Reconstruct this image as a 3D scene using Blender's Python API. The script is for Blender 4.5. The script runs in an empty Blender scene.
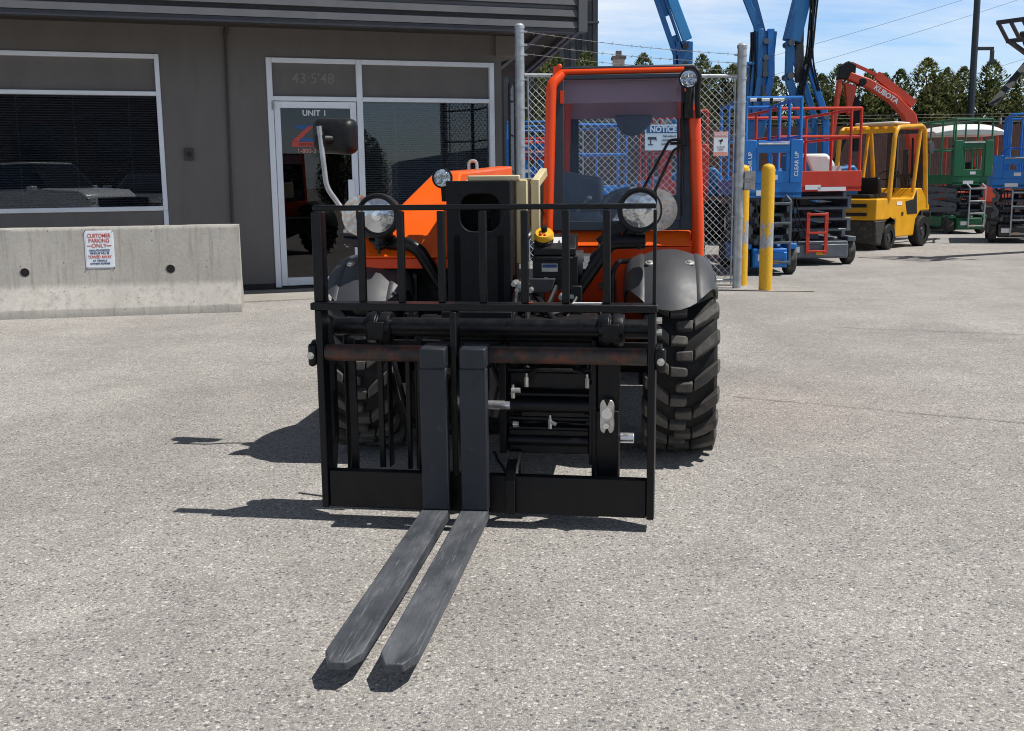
import bpy, math, random
from mathutils import Vector, Matrix
R = math.radians
S = bpy.context.scene
COL = S.collection
random.seed(7)

# ------------------------------------------------------------------ materials
def new_mat(name):
    m = bpy.data.materials.new(name); m.use_nodes = True
    nt = m.node_tree
    for n in list(nt.nodes): nt.nodes.remove(n)
    out = nt.nodes.new('ShaderNodeOutputMaterial')
    return m, nt, out

def nd(nt, kind, **kw):
    n = nt.nodes.new(kind)
    for k, v in kw.items():
        if k in n.inputs: n.inputs[k].default_value = v
        else: setattr(n, k, v)
    return n

def lk(nt, a, b): nt.links.new(a, b)

def ramp(nt, stops, src, interp='LINEAR'):
    r = nt.nodes.new('ShaderNodeValToRGB'); r.color_ramp.interpolation = interp
    els = r.color_ramp.elements
    while len(els) < len(stops): els.new(0.5)
    for e, (p, c) in zip(els, stops):
        e.position = p
        e.color = (c, c, c, 1) if isinstance(c, (int, float)) else (*c, 1)
    lk(nt, src, r.inputs['Fac'])
    return r.outputs['Color']

def mixc(nt, fac, a, b, blend='MIX'):
    m = nt.nodes.new('ShaderNodeMix'); m.data_type = 'RGBA'; m.blend_type = blend
    for sock, v in ((m.inputs[0], fac), (m.inputs[6], a), (m.inputs[7], b)):
        if hasattr(v, 'node'): lk(nt, v, sock)
        elif isinstance(v, (int, float)): sock.default_value = v
        else: sock.default_value = (*v, 1)
    return m.outputs[2]

def coords(nt, scale=(1, 1, 1), kind='Object'):
    tc = nt.nodes.new('ShaderNodeTexCoord')
    mp = nt.nodes.new('ShaderNodeMapping'); mp.inputs['Scale'].default_value = scale
    lk(nt, tc.outputs[kind], mp.inputs['Vector'])
    return mp.outputs['Vector']

def noise(nt, vec, scale, detail=4, rough=.55):
    n = nd(nt, 'ShaderNodeTexNoise'); n.inputs['Scale'].default_value = scale
    n.inputs['Detail'].default_value = detail; n.inputs['Roughness'].default_value = rough
    lk(nt, vec, n.inputs['Vector']); return n.outputs['Fac']

def voro(nt, vec, scale, out='Color', feature='F1'):
    n = nd(nt, 'ShaderNodeTexVoronoi'); n.feature = feature
    n.inputs['Scale'].default_value = scale
    lk(nt, vec, n.inputs['Vector']); return n.outputs[out]

def bump(nt, h, strength, dist=.01):
    b = nd(nt, 'ShaderNodeBump'); b.inputs['Strength'].default_value = strength
    b.inputs['Distance'].default_value = dist
    lk(nt, h, b.inputs['Height']); return b.outputs['Normal']

def surf(name, col, rough=.5, metal=0., var=.15, scale=6., col2=None, t=(.45, .7), bmp=0., bscale=80., stretch=(1, 1, 1), spec=.5, coat=0., rvar=.12):
    """painted metal, plastic, rubber: colour that wanders, dirt or wear in col2, uneven gloss"""
    m, nt, out = new_mat(name)
    p = nd(nt, 'ShaderNodeBsdfPrincipled')
    v = coords(nt, stretch)
    n1 = noise(nt, v, scale, 5)
    c = ramp(nt, [(.3, tuple(x*(1-var) for x in col)), (.7, tuple(min(1, x*(1+var)) for x in col))], n1)
    if col2:
        n2 = noise(nt, v, scale*2.3, 8, .65)
        c = mixc(nt, ramp(nt, [(t[0], 0.), (t[1], 1.)], n2), c, col2)
    lk(nt, c, p.inputs['Base Color'])
    n3 = noise(nt, v, scale*3, 4)
    lk(nt, ramp(nt, [(.3, max(.02, rough-rvar)), (.7, min(1, rough+rvar))], n3), p.inputs['Roughness'])
    p.inputs['Metallic'].default_value = metal
    p.inputs['Specular IOR Level'].default_value = spec
    p.inputs['Coat Weight'].default_value = coat
    p.inputs['Coat Roughness'].default_value = .08
    if bmp: lk(nt, bump(nt, noise(nt, v, bscale, 3), bmp, .004), p.inputs['Normal'])
    lk(nt, p.outputs[0], out.inputs['Surface'])
    return m

def worn_edges(m, col, width=.004, amount=.6):
    """paint rubbed through along the edges"""
    nt = m.node_tree; p = next(n for n in nt.nodes if n.type == 'BSDF_PRINCIPLED')
    bv = nd(nt, 'ShaderNodeBevel'); bv.samples = 4; bv.inputs['Radius'].default_value = width
    ge = nd(nt, 'ShaderNodeNewGeometry')
    dt = nd(nt, 'ShaderNodeVectorMath', operation='DOT_PRODUCT'); lk(nt, bv.outputs[0], dt.inputs[0]); lk(nt, ge.outputs['Normal'], dt.inputs[1])
    ed = ramp(nt, [(.80, 1.), (.97, 0.)], dt.outputs['Value'])
    nz = ramp(nt, [(.48, 0.), (.66, amount)], noise(nt, coords(nt), 16, 5, .7))
    mu = nd(nt, 'ShaderNodeMath', operation='MULTIPLY'); lk(nt, ed, mu.inputs[0]); lk(nt, nz, mu.inputs[1])
    old = p.inputs['Base Color'].links[0].from_socket
    lk(nt, mixc(nt, mu.outputs[0], old, col), p.inputs['Base Color'])
    return m

def glass_mat(name, tint, ior=1.5, rough=.0, wavy=0.):
    m, nt, out = new_mat(name)
    tr = nd(nt, 'ShaderNodeBsdfTransparent'); tr.inputs['Color'].default_value = (*tint, 1)
    gl = nd(nt, 'ShaderNodeBsdfGlossy'); gl.inputs['Roughness'].default_value = rough
    fr = nd(nt, 'ShaderNodeFresnel'); fr.inputs['IOR'].default_value = ior
    if wavy:
        v = coords(nt)
        nrm = bump(nt, noise(nt, v, 1.6, 1), wavy, .02)
        lk(nt, nrm, gl.inputs['Normal'])
    mx = nd(nt, 'ShaderNodeMixShader')
    lk(nt, fr.outputs[0], mx.inputs[0]); lk(nt, tr.outputs[0], mx.inputs[1]); lk(nt, gl.outputs[0], mx.inputs[2])
    lk(nt, mx.outputs[0], out.inputs['Surface'])
    return m

M = {}
def asphalt():
    m, nt, out = new_mat('asphalt')
    p = nd(nt, 'ShaderNodeBsdfPrincipled'); v = coords(nt)
    a = voro(nt, v, 185)            # small stones
    sep = nd(nt, 'ShaderNodeSeparateColor'); lk(nt, a, sep.inputs[0])
    c = ramp(nt, [(0., (.15, .148, .145)), (.10, (.245, .236, .222)), (.55, (.350, .331, .300)), (.85, (.425, .403, .368)), (1., (.60, .57, .53))], sep.outputs[0])
    a2 = voro(nt, v, 82)            # bigger stones
    s2 = nd(nt, 'ShaderNodeSeparateColor'); lk(nt, a2, s2.inputs[0])
    d2 = voro(nt, v, 82, 'Distance')
    big = ramp(nt, [(.0, (.085, .09, .105)), (.5, (.27, .25, .23)), (1., (.62, .60, .57))], s2.outputs[1])
    sel = nd(nt, 'ShaderNodeMath', operation='GREATER_THAN'); lk(nt, s2.outputs[0], sel.inputs[0]); sel.inputs[1].default_value = .86
    near = nd(nt, 'ShaderNodeMath', operation='LESS_THAN'); lk(nt, d2, near.inputs[0]); near.inputs[1].default_value = .42
    mul = nd(nt, 'ShaderNodeMath', operation='MULTIPLY'); lk(nt, sel.outputs[0], mul.inputs[0]); lk(nt, near.outputs[0], mul.inputs[1])
    c = mixc(nt, mul.outputs[0], c, big)
    e = voro(nt, v, 185, 'Distance', 'DISTANCE_TO_EDGE')
    c = mixc(nt, ramp(nt, [(.0, .55), (.10, 0.)], e), c, (.13, .125, .12))
    k3 = voro(nt, v, 62); s3 = nd(nt, 'ShaderNodeSeparateColor'); lk(nt, k3, s3.inputs[0]); d3 = voro(nt, v, 62, 'Distance')
    pk = nd(nt, 'ShaderNodeMath', operation='MULTIPLY'); lk(nt, ramp(nt, [(.90, 0.), (.905, 1.)], s3.outputs[2]), pk.inputs[0]); lk(nt, ramp(nt, [(.30, 1.), (.36, 0.)], d3), pk.inputs[1])
    c = mixc(nt, pk.outputs[0], c, ramp(nt, [(.0, (.085, .09, .105)), (.6, (.17, .165, .16)), (.8, (.60, .575, .53))], s3.outputs[0]))
    # broad patches, worn lanes, pale dusty spots
    n1 = noise(nt, v, .35, 6, .6); n2 = noise(nt, v, 1.9, 6, .62); n4 = noise(nt, v, 14, 4, .6)
    c = mixc(nt, 1., c, ramp(nt, [(.3, .80), (.7, 1.10)], n1), 'MULTIPLY')
    c = mixc(nt, 1., c, ramp(nt, [(.25, .86), (.75, 1.10)], n2), 'MULTIPLY')
    c = mixc(nt, 1., c, ramp(nt, [(.25, .88), (.75, 1.10)], n4), 'MULTIPLY')
    # pale dusty rings and darker worn lanes
    for (dx, dy, dr, dv) in ((-1.32, 2.95, .13, 1.16), (-.90, 3.36, .15, 1.10), (1.55, 6.6, .5, .90), (2.4, 4.2, .35, .93), (-2.6, 6.2, .6, 1.07), (.9, 2.9, .30, 1.06), (3.4, 8.6, .9, .90)):
        sb = nd(nt, 'ShaderNodeVectorMath', operation='DISTANCE'); lk(nt, v, sb.inputs[0]); sb.inputs[1].default_value = (dx, dy, 0)
        ds = nd(nt, 'ShaderNodeMath', operation='MULTIPLY_ADD'); lk(nt, noise(nt, v, 5, 3), ds.inputs[0]); ds.inputs[1].default_value = dr*.9; lk(nt, sb.outputs['Value'], ds.inputs[2])
        c = mixc(nt, 1., c, ramp(nt, [(dr*.9, dv), (dr*1.5, 1.)], ds.outputs[0]), 'MULTIPLY')
    ln = noise(nt, coords(nt, (1.2, .16, 1)), 1.1, 4, .55)
    c = mixc(nt, 1., c, ramp(nt, [(.3, .93), (.6, 1.05)], ln), 'MULTIPLY')
    c = mixc(nt, 1., c, (1.085, 1.078, 1.085), 'MULTIPLY')
    # faint oil drips
    n3 = noise(nt, v, .9, 3, .5)
    c = mixc(nt, ramp(nt, [(.68, 0.), (.80, .45)], n3), c, (.16, .155, .15))
    lk(nt, c, p.inputs['Base Color'])
    p.inputs['Roughness'].default_value = .9; p.inputs['Specular IOR Level'].default_value = .25
    h = mixc(nt, .5, a, e)
    hb = nd(nt, 'ShaderNodeMath', operation='ADD'); lk(nt, e, hb.inputs[0]); lk(nt, noise(nt, v, 60, 3), hb.inputs[1])
    lk(nt, bump(nt, hb.outputs[0], .55, .006), p.inputs['Normal'])
    lk(nt, p.outputs[0], out.inputs['Surface']); return m

def concrete(name, base, streak=True):
    m, nt, out = new_mat(name)
    p = nd(nt, 'ShaderNodeBsdfPrincipled'); v = coords(nt); vs = coords(nt, (6, 6, .55))
    n1 = noise(nt, v, 1.4, 6, .6); n2 = noise(nt, v, 30, 5, .6)
    c = ramp(nt, [(.25, tuple(x*.80 for x in base)), (.75, tuple(x*1.12 for x in base))], n1)
    c = mixc(nt, 1., c, ramp(nt, [(.2, .86), (.8, 1.08)], n2), 'MULTIPLY')
    if streak:
        n3 = noise(nt, vs, 3.2, 5, .65)
        c = mixc(nt, ramp(nt, [(.50, 0.), (.72, .6)], n3), c, tuple(x*.48 for x in base))
        n5 = noise(nt, vs, 1.3, 4, .6)
        c = mixc(nt, ramp(nt, [(.52, 0.), (.75, .35)], n5), c, (base[0]*.75, base[1]*.68, base[2]*.58))
        d = voro(nt, v, 16, 'Distance'); k = voro(nt, v, 16, 'Color')
        sp = nd(nt, 'ShaderNodeSeparateColor'); lk(nt, k, sp.inputs[0])
        hole = nd(nt, 'ShaderNodeMath', operation='MULTIPLY')
        lk(nt, ramp(nt, [(.06, 1.), (.13, 0.)], d), hole.inputs[0])
        lk(nt, ramp(nt, [(.72, 0.), (.76, 1.)], sp.outputs[0]), hole.inputs[1])
        c = mixc(nt, hole.outputs[0], c, (.07, .065, .06))
    lk(nt, c, p.inputs['Base Color']); p.inputs['Roughness'].default_value = .92
    p.inputs['Specular IOR Level'].default_value = .2
    lk(nt, bump(nt, noise(nt, v, 45, 6, .7), .35, .006), p.inputs['Normal'])
    lk(nt, p.outputs[0], out.inputs['Surface']); return m

def leaf_mat(name, dark, mid, light):
    m, nt, out = new_mat(name)
    g = nd(nt, 'ShaderNodeNewGeometry'); oi = nd(nt, 'ShaderNodeObjectInfo')
    c = ramp(nt, [(0., dark), (.55, mid), (1., light)], g.outputs['Random Per Island'])
    v = coords(nt); n1 = noise(nt, v, 2.2, 3)
    c = mixc(nt, 1., c, ramp(nt, [(.3, .60), (.7, 1.25)], n1), 'MULTIPLY')
    c = mixc(nt, 1., c, ramp(nt, [(0., (.80, .84, .80)), (1., (1.12, 1.05, .92))], oi.outputs['Random']), 'MULTIPLY')
    d = nd(nt, 'ShaderNodeBsdfDiffuse'); t = nd(nt, 'ShaderNodeBsdfTranslucent')
    lk(nt, c, d.inputs['Color']); lk(nt, c, t.inputs['Color'])
    mx = nd(nt, 'ShaderNodeMixShader'); mx.inputs[0].default_value = .30
    lk(nt, d.outputs[0], mx.inputs[1]); lk(nt, t.outputs[0], mx.inputs[2])
    lk(nt, mx.outputs[0], out.inputs['Surface']); return m

def bollard_mat():
    m, nt, out = new_mat('chipped_yellow_paint')
    p = nd(nt, 'ShaderNodeBsdfPrincipled'); v = coords(nt, (1, 1, .6))
    n1 = noise(nt, v, 7, 6, .6); n2 = noise(nt, v, 45, 3)
    sx = nd(nt, 'ShaderNodeSeparateXYZ'); lk(nt, coords(nt), sx.inputs[0])
    band = ramp(nt, [(.40, 0.), (.52, .22), (.72, .22), (.82, 0.)], sx.outputs['Z'])
    ad = nd(nt, 'ShaderNodeMath', operation='ADD'); lk(nt, n1, ad.inputs[0]); lk(nt, band, ad.inputs[1])
    y = ramp(nt, [(.3, (.66, .34, .008)), (.7, (.80, .45, .016))], n2)
    bare = ramp(nt, [(.3, (.26, .27, .29)), (.7, (.42, .43, .45))], n2)
    c = mixc(nt, ramp(nt, [(.66, 0.), (.68, 1.)], ad.outputs[0]), y, bare)
    lk(nt, c, p.inputs['Base Color']); p.inputs['Roughness'].default_value = .55
    lk(nt, p.outputs[0], out.inputs['Surface']); return m

def fork_mat():
    m, nt, out = new_mat('scuffed_fork_steel')
    p = nd(nt, 'ShaderNodeBsdfPrincipled'); v = coords(nt)
    n1 = noise(nt, coords(nt, (1, .25, 1)), 14, 7, .65); n2 = noise(nt, coords(nt, (1, .035, 1)), 190, 5, .75); n3 = noise(nt, v, 5, 4)
    c = ramp(nt, [(.3, (.05, .056, .066)), (.7, (.105, .112, .125))], n3)
    c = mixc(nt, ramp(nt, [(.46, 0.), (.74, .55)], n1), c, (.20, .21, .225))
    c = mixc(nt, ramp(nt, [(.56, 0.), (.70, .70)], n2), c, (.30, .31, .32))
    lk(nt, c, p.inputs['Base Color']); p.inputs['Metallic'].default_value = .25
    lk(nt, ramp(nt, [(.3, .42), (.7, .68)], n1), p.inputs['Roughness'])
    lk(nt, bump(nt, n2, .15, .003), p.inputs['Normal'])
    lk(nt, p.outputs[0], out.inputs['Surface']); return m

def lens_mat(name, col, rough=.12):
    m, nt, out = new_mat(name)
    p = nd(nt, 'ShaderNodeBsdfPrincipled'); v = coords(nt)
    d = voro(nt, v, 38, 'Distance'); k = noise(nt, v, 7, 2)
    c = ramp(nt, [(.3, tuple(x*.62 for x in col)), (.5, col), (.75, tuple(min(1, x*1.25) for x in col))], k)
    lk(nt, c, p.inputs['Base Color']); p.inputs['Roughness'].default_value = rough; p.inputs['Metallic'].default_value = .75
    p.inputs['Coat Weight'].default_value = 1.; p.inputs['Coat Roughness'].default_value = .03
    lk(nt, bump(nt, d, .12, .02), p.inputs['Normal'])
    lk(nt, p.outputs[0], out.inputs['Surface']); return m

M['asphalt'] = asphalt()
M['apron'] = concrete('apron_concrete', (.36, .335, .30), False)
M['barrier'] = concrete('barrier_concrete', (.44, .42, .385))
M['tar'] = surf('crack_tar', (.055, .052, .05), .9, var=.3)
M['wall'] = surf('wall_paint', (.166, .158, .154), .85, var=.08, scale=1.6, col2=(.135, .125, .118), t=(.54, .90), bmp=.25, bscale=120, stretch=(1.6, 1.6, .5), spec=.2)
M['wall_dark'] = surf('wall_base_paint', (.02, .02, .022), .8, var=.2)
M['fascia'] = surf('ribbed_fascia', (.085, .087, .098), .45, var=.08, scale=.9, col2=(.06, .06, .066), t=(.55, .8))
M['fascia_low'] = surf('fascia_flange', (.028, .03, .040), .5, var=.15)
M['soffit'] = surf('soffit_board', (.045, .038, .034), .85, var=.2, scale=2)
M['alu'] = surf('anodised_aluminium', (.80, .84, .90), .42, .15, var=.05, scale=3)
M['black_panel'] = surf('black_room', (.006, .006, .007), .8, var=.2)
M['blind'] = surf('blind_slats', (.30, .31, .33), .6, var=.1)
M['pane'] = glass_mat('window_glass', (.70, .74, .78), 1.95)
M['side_pane'] = glass_mat('side_light_glass', (.74, .77, .80), 1.62)
M['door_pane'] = glass_mat('door_glass', (.45, .47, .5), 1.6)
M['conduit'] = surf('painted_conduit', (.055, .05, .048), .7, var=.1)
M['galv'] = surf('galvanised_steel', (.40, .42, .44), .48, .55, var=.22, scale=14, bmp=.05)
M['wire'] = surf('fence_wire', (.52, .54, .56), .45, .4, var=.15)
M['rustwire'] = surf('barbed_wire_steel', (.20, .19, .18), .7, .4, var=.3)
M['orange'] = surf('orange_machine_paint', (.86, .115, .004), .38, var=.04, scale=3, coat=.10, spec=.3)
M['orange_post'] = surf('orange_cab_paint', (.80, .065, .003), .36, var=.05, scale=3, coat=.12, spec=.35)
M['black'] = surf('black_frame_paint', (.0045, .005, .0065), .38, var=.3, scale=9, col2=(.020, .020, .020), t=(.62, .82), bmp=.05, bscale=60, spec=.32)
M['black_matte'] = surf('black_plate', (.006, .0062, .0075), .55, var=.25, scale=7, col2=(.016, .016, .016), t=(.58, .80), spec=.3)
M['black_dirty'] = surf('dusty_black_steel', (.007, .007, .008), .6, var=.35, scale=10, col2=(.035, .033, .030), t=(.58, .80), spec=.3)
M['black_plastic'] = surf('black_plastic', (.008, .0085, .010), .45, var=.15, scale=12, spec=.35)
M['fender'] = surf('grey_fender_plastic', (.046, .048, .054), .50, var=.08, scale=7, bmp=.12, bscale=220, rvar=.05, spec=.5)
M['cream'] = surf('cream_boom_paint', (.66, .56, .33), .42, var=.08, scale=5, col2=(.36, .30, .18), t=(.60, .85))
M['chrome'] = surf('bright_steel', (.80, .81, .82), .20, .8, var=.08, scale=14)
M['zinc'] = surf('zinc_fittings', (.58, .57, .53), .36, .65, var=.2, scale=30)
M['rust_pin'] = surf('rusty_fork_shaft', (.042, .036, .034), .5, .2, var=.3, scale=9, col2=(.135, .046, .026), t=(.46, .62), bmp=.12, bscale=70)
M['fork'] = fork_mat()
M['shank'] = surf('fork_shank_paint', (.017, .0215, .031), .48, var=.14, scale=7, col2=(.07, .074, .082), t=(.62, .85), bmp=.05)
M['tread'] = surf('dusty_tread', (.085, .080, .073), .68, var=.3, scale=13, col2=(.15, .135, .115), t=(.50, .75), bmp=.15, bscale=130, spec=.35)
M['tyre'] = surf('tyre_rubber', (.012, .012, .0125), .72, var=.25, scale=9, col2=(.045, .042, .036), t=(.55, .82), bmp=.12, bscale=130, spec=.35)
M['old_tyre'] = surf('dusty_tyre_rubber', (.055, .053, .05), .85, var=.25, scale=8, col2=(.16, .15, .135), t=(.45, .75), spec=.2)
M['rim'] = surf('wheel_rim', (.42, .41, .40), .45, .3, var=.2)
M['cab_dark'] = surf('cab_trim_black', (.024, .034, .050), .45, var=.15)
M['liner'] = surf('cab_roof_lining', (.46, .27, .31), .8, var=.07, scale=4)
M['interior'] = surf('cab_interior', (.12, .14, .18), .6, var=.2, scale=8)
M['cab_glass'] = glass_mat('cab_windscreen', (.92, .955, .98), 1.33)
M['lens'] = lens_mat('headlight_lens', (.62, .64, .66))
M['indicator'] = lens_mat('indicator_lens', (.62, .56, .52), .2)
M['led'] = lens_mat('work_lamp_lens', (.52, .55, .58))
M['yellow_knob'] = surf('yellow_knob', (.80, .42, .02), .4, var=.06)
M['red'] = surf('red_plastic', (.55, .03, .015), .4, var=.08)
M['white'] = surf('white_sticker', (.78, .79, .80), .5, var=.04)
M['sign_white'] = surf('sign_white', (.74, .79, .84), .45, var=.03)
M['sign_blue'] = surf('sign_blue', (.015, .10, .30), .45, var=.05)
M['sign_red'] = surf('sign_red', (.52, .07, .05), .5, var=.08)
M['sign_pink'] = surf('faded_red_print', (.72, .32, .27), .5, var=.08)
M['ink'] = surf('black_ink', (.02, .022, .03), .6, var=.1)
M['ink_blue'] = surf('blue_ink', (.03, .07, .20), .6, var=.1)
M['ghost'] = surf('ghost_number_paint', (.235, .225, .22), .9, var=.08, scale=30)
M['bollard'] = bollard_mat()
M['lift_blue'] = surf('lift_blue_paint', (.010, .175, .56), .40, var=.10, scale=4, col2=(.015, .10, .30), t=(.62, .9))
M['boom_sunlit'] = surf('sunlit_boom_paint', (.05, .33, .68), .42, var=.08, scale=2)  # lit copy of the boom blue, sunlight put into the colour
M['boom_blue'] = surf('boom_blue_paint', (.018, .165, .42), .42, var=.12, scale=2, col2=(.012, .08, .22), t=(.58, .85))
M['lift_red'] = surf('lift_red_paint', (.56, .034, .012), .48, var=.12, scale=4, col2=(.30, .03, .015), t=(.58, .8))
M['lift_green'] = surf('lift_green_paint', (.014, .135, .055), .45, var=.12, scale=4, col2=(.015, .06, .03), t=(.6, .85))
M['lift_grey'] = surf('scissor_grey_paint', (.105, .125, .145), .5, var=.18, scale=5, col2=(.05, .052, .055), t=(.55, .8))
M['dark_grey'] = surf('dark_grey_paint', (.035, .037, .04), .55, var=.25, scale=6, col2=(.10, .095, .085), t=(.58, .8))
M['fl_yellow'] = surf('forklift_yellow_paint', (.72, .345, .006), .42, var=.12, scale=5, col2=(.36, .20, .03), t=(.60, .80))
M['fl_black'] = surf('worn_counterweight_paint', (.03, .028, .026), .75, var=.3, scale=9, col2=(.16, .13, .09), t=(.56, .74))
M['exc_red'] = surf('excavator_orange_paint', (.60, .06, .022), .42, var=.10, scale=3, col2=(.34, .06, .03), t=(.62, .85))
M['exc_white'] = surf('canopy_white', (.70, .70, .68), .5, var=.06, col2=(.42, .40, .36), t=(.6, .85))
M['leaf'] = leaf_mat('cypress_foliage', (.040, .056, .026), (.150, .175, .076), (.285, .305, .140))
M['bark'] = surf('cypress_bark', (.11, .075, .05), .9, var=.3, scale=12, bmp=.4)
M['slat'] = surf('brown_fence_slat', (.085, .040, .034), .75, var=.30, scale=5, col2=(.05, .03, .03), t=(.5, .8))
M['corr'] = surf('dark_corrugated_cladding', (.055, .058, .064), .5, var=.10, scale=1)
M['beam'] = surf('beam_paint', (.16, .145, .135), .8, var=.08)
M['brick'] = surf('dark_brick', (.05, .042, .038), .85, var=.2)
M['beige'] = surf('beige_render', (.50, .43, .36), .8, var=.08)
M['roof'] = surf('grey_shingle', (.16, .13, .12), .85, var=.2, scale=3)
M['pole'] = surf('dark_pole_paint', (.022, .030, .042), .5, var=.1)
M['car_silver'] = surf('silver_car_paint', (.72, .73, .74), .25, .0, var=.03, coat=.6)
M['car_grey'] = surf('grey_car_paint', (.20, .21, .22), .25, .2, var=.04, coat=.6)
M['car_glass'] = surf('dark_car_glass', (.01, .012, .014), .06, var=.1)
M['shed_blue'] = surf('blue_shed_cladding', (.16, .22, .31), .6, var=.08)

worn_edges(M['black'], (.10, .095, .09)); worn_edges(M['shank'], (.13, .13, .135)); worn_edges(M['black_matte'], (.07, .068, .066))
for k_ in ('lift_red', 'lift_blue', 'lift_green', 'fl_yellow'): worn_edges(M[k_], (.16, .14, .12), .012, .8)
# ------------------------------------------------------------------ mesh helpers
class MB:
    def __init__(s): s.v = []; s.f = []
    def add(s, vs, fs):
        o = len(s.v); s.v += [tuple(x) for x in vs]; s.f += [tuple(i+o for i in f) for f in fs]; return s
    def box(s, x0, x1, y0, y1, z0, z1):
        return s.add([(x0,y0,z0),(x1,y0,z0),(x1,y1,z0),(x0,y1,z0),(x0,y0,z1),(x1,y0,z1),(x1,y1,z1),(x0,y1,z1)],
                     [(0,3,2,1),(4,5,6,7),(0,1,5,4),(1,2,6,5),(2,3,7,6),(3,0,4,7)])
    def bar(s, p, q, w, h, up=(0, 0, 1)):
        """box section w x h running from p to q"""
        p = Vector(p); q = Vector(q); d = (q-p).normalized(); up = Vector(up)
        if abs(d.dot(up)) > .95: up = Vector((0, 1, 0)) if abs(d.y) < .9 else Vector((1, 0, 0))
        a = d.cross(up).normalized(); b = a.cross(d).normalized()
        vs = []
        for c in (p, q):
            for i, j in ((-1,-1),(1,-1),(1,1),(-1,1)): vs.append(c + a*i*w/2 + b*j*h/2)
        return s.add(vs, [(0,3,2,1),(4,5,6,7),(0,1,5,4),(1,2,6,5),(2,3,7,6),(3,0,4,7)])
    def tube(s, pts, r, n=10):
        pts = [Vector(p) for p in pts]; rs = r if isinstance(r, (list, tuple)) else [r]*len(pts)
        m = len(pts); ring = []; prev = None
        for i, p in enumerate(pts):
            d = (pts[min(i+1, m-1)] - pts[max(i-1, 0)]).normalized()
            if prev is None:
                u = Vector((0, 0, 1)) if abs(d.z) < .9 else Vector((1, 0, 0))
                a = d.cross(u).normalized()
            else:
                a = (prev - d*prev.dot(d)).normalized()
            prev = a; b = d.cross(a)
            ring.append([p + (a*math.cos(2*math.pi*k/n) + b*math.sin(2*math.pi*k/n))*rs[i] for k in range(n)])
        vs = [v for rr in ring for v in rr]; fs = []
        for i in range(m-1):
            for k in range(n):
                k2 = (k+1) % n; fs.append((i*n+k, i*n+k2, (i+1)*n+k2, (i+1)*n+k))
        fs.append(tuple(range(n-1, -1, -1))); fs.append(tuple((m-1)*n+k for k in range(n)))
        return s.add(vs, fs)
    def cyl(s, p, q, r, n=20, r2=None): return s.tube([p, q], [r, r if r2 is None else r2], n)
    def lathe(s, prof, c, axis='z', n=32):
        """prof: (radius, height along axis) pairs"""
        vs = []; fs = []; m = len(prof)
        for k in range(n):
            a = 2*math.pi*k/n; ca, sa = math.cos(a), math.sin(a)
            for r, h in prof:
                if axis == 'z': vs.append((c[0]+r*ca, c[1]+r*sa, c[2]+h))
                elif axis == 'x': vs.append((c[0]+h, c[1]+r*ca, c[2]+r*sa))
                else: vs.append((c[0]+r*sa, c[1]+h, c[2]+r*ca))
        for k in range(n):
            k2 = (k+1) % n
            for j in range(m-1): fs.append((k*m+j, k2*m+j, k2*m+j+1, k*m+j+1))
        return s.add(vs, fs)
    def prism(s, poly, axis, lo, hi):
        """poly in the two other axes, extruded along axis"""
        def pt(a, b, h):
            return {'x': (h, a, b), 'y': (a, h, b), 'z': (a, b, h)}[axis]
        n = len(poly)
        vs = [pt(a, b, lo) for a, b in poly] + [pt(a, b, hi) for a, b in poly]
        fs = [tuple(range(n-1, -1, -1)), tuple(range(n, 2*n))] + [(i, (i+1) % n, n+(i+1) % n, n+i) for i in range(n)]
        return s.add(vs, fs)
    def loft(s, rings, cap=True):
        n = len(rings[0]); vs = [v for r in rings for v in r]; fs = []
        for i in range(len(rings)-1):
            for k in range(n):
                k2 = (k+1) % n; fs.append((i*n+k, i*n+k2, (i+1)*n+k2, (i+1)*n+k))
        if cap: fs += [tuple(range(n-1, -1, -1)), tuple((len(rings)-1)*n+k for k in range(n))]
        return s.add(vs, fs)
    def plate_hole(s, x0, x1, z0, z1, hx0, hx1, hz0, hz1, rad, y0, y1):
        """upright plate with a rounded window"""
        inner = []; outer = []
        cx, cz = (hx0+hx1)/2, (hz0+hz1)/2
        for (ux, uz, a0) in ((hx1-rad, hz1-rad, 0), (hx0+rad, hz1-rad, 90), (hx0+rad, hz0+rad, 180), (hx1-rad, hz0+rad, 270)):
            for k in range(7):
                a = R(a0+15*k); inner.append((ux+rad*math.cos(a), uz+rad*math.sin(a)))
        for (x, z) in inner:
            dx, dz = x-cx, z-cz
            t = min(((x1-cx)/dx if dx > 1e-9 else (x0-cx)/dx if dx < -1e-9 else 1e9), ((z1-cz)/dz if dz > 1e-9 else (z0-cz)/dz if dz < -1e-9 else 1e9))
            outer.append([cx+dx*t, cz+dz*t])
        for (ax, az) in ((x0, z0), (x0, z1), (x1, z0), (x1, z1)):   # snap nearest to the corners
            k = min(range(len(outer)), key=lambda i: (outer[i][0]-ax)**2+(outer[i][1]-az)**2); outer[k] = [ax, az]
        n = len(inner); vs = []
        for y in (y0, y1):
            vs += [(x, y, z) for x, z in outer]; vs += [(x, y, z) for x, z in inner]
        fs = []
        for i in range(n):
            j = (i+1) % n
            fs += [(i, n+i, n+j, j), (2*n+i, 2*n+j, 3*n+j, 3*n+i), (i, j, 2*n+j, 2*n+i), (n+i, 3*n+i, 3*n+j, n+j)]
        return s.add(vs, fs)
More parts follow.
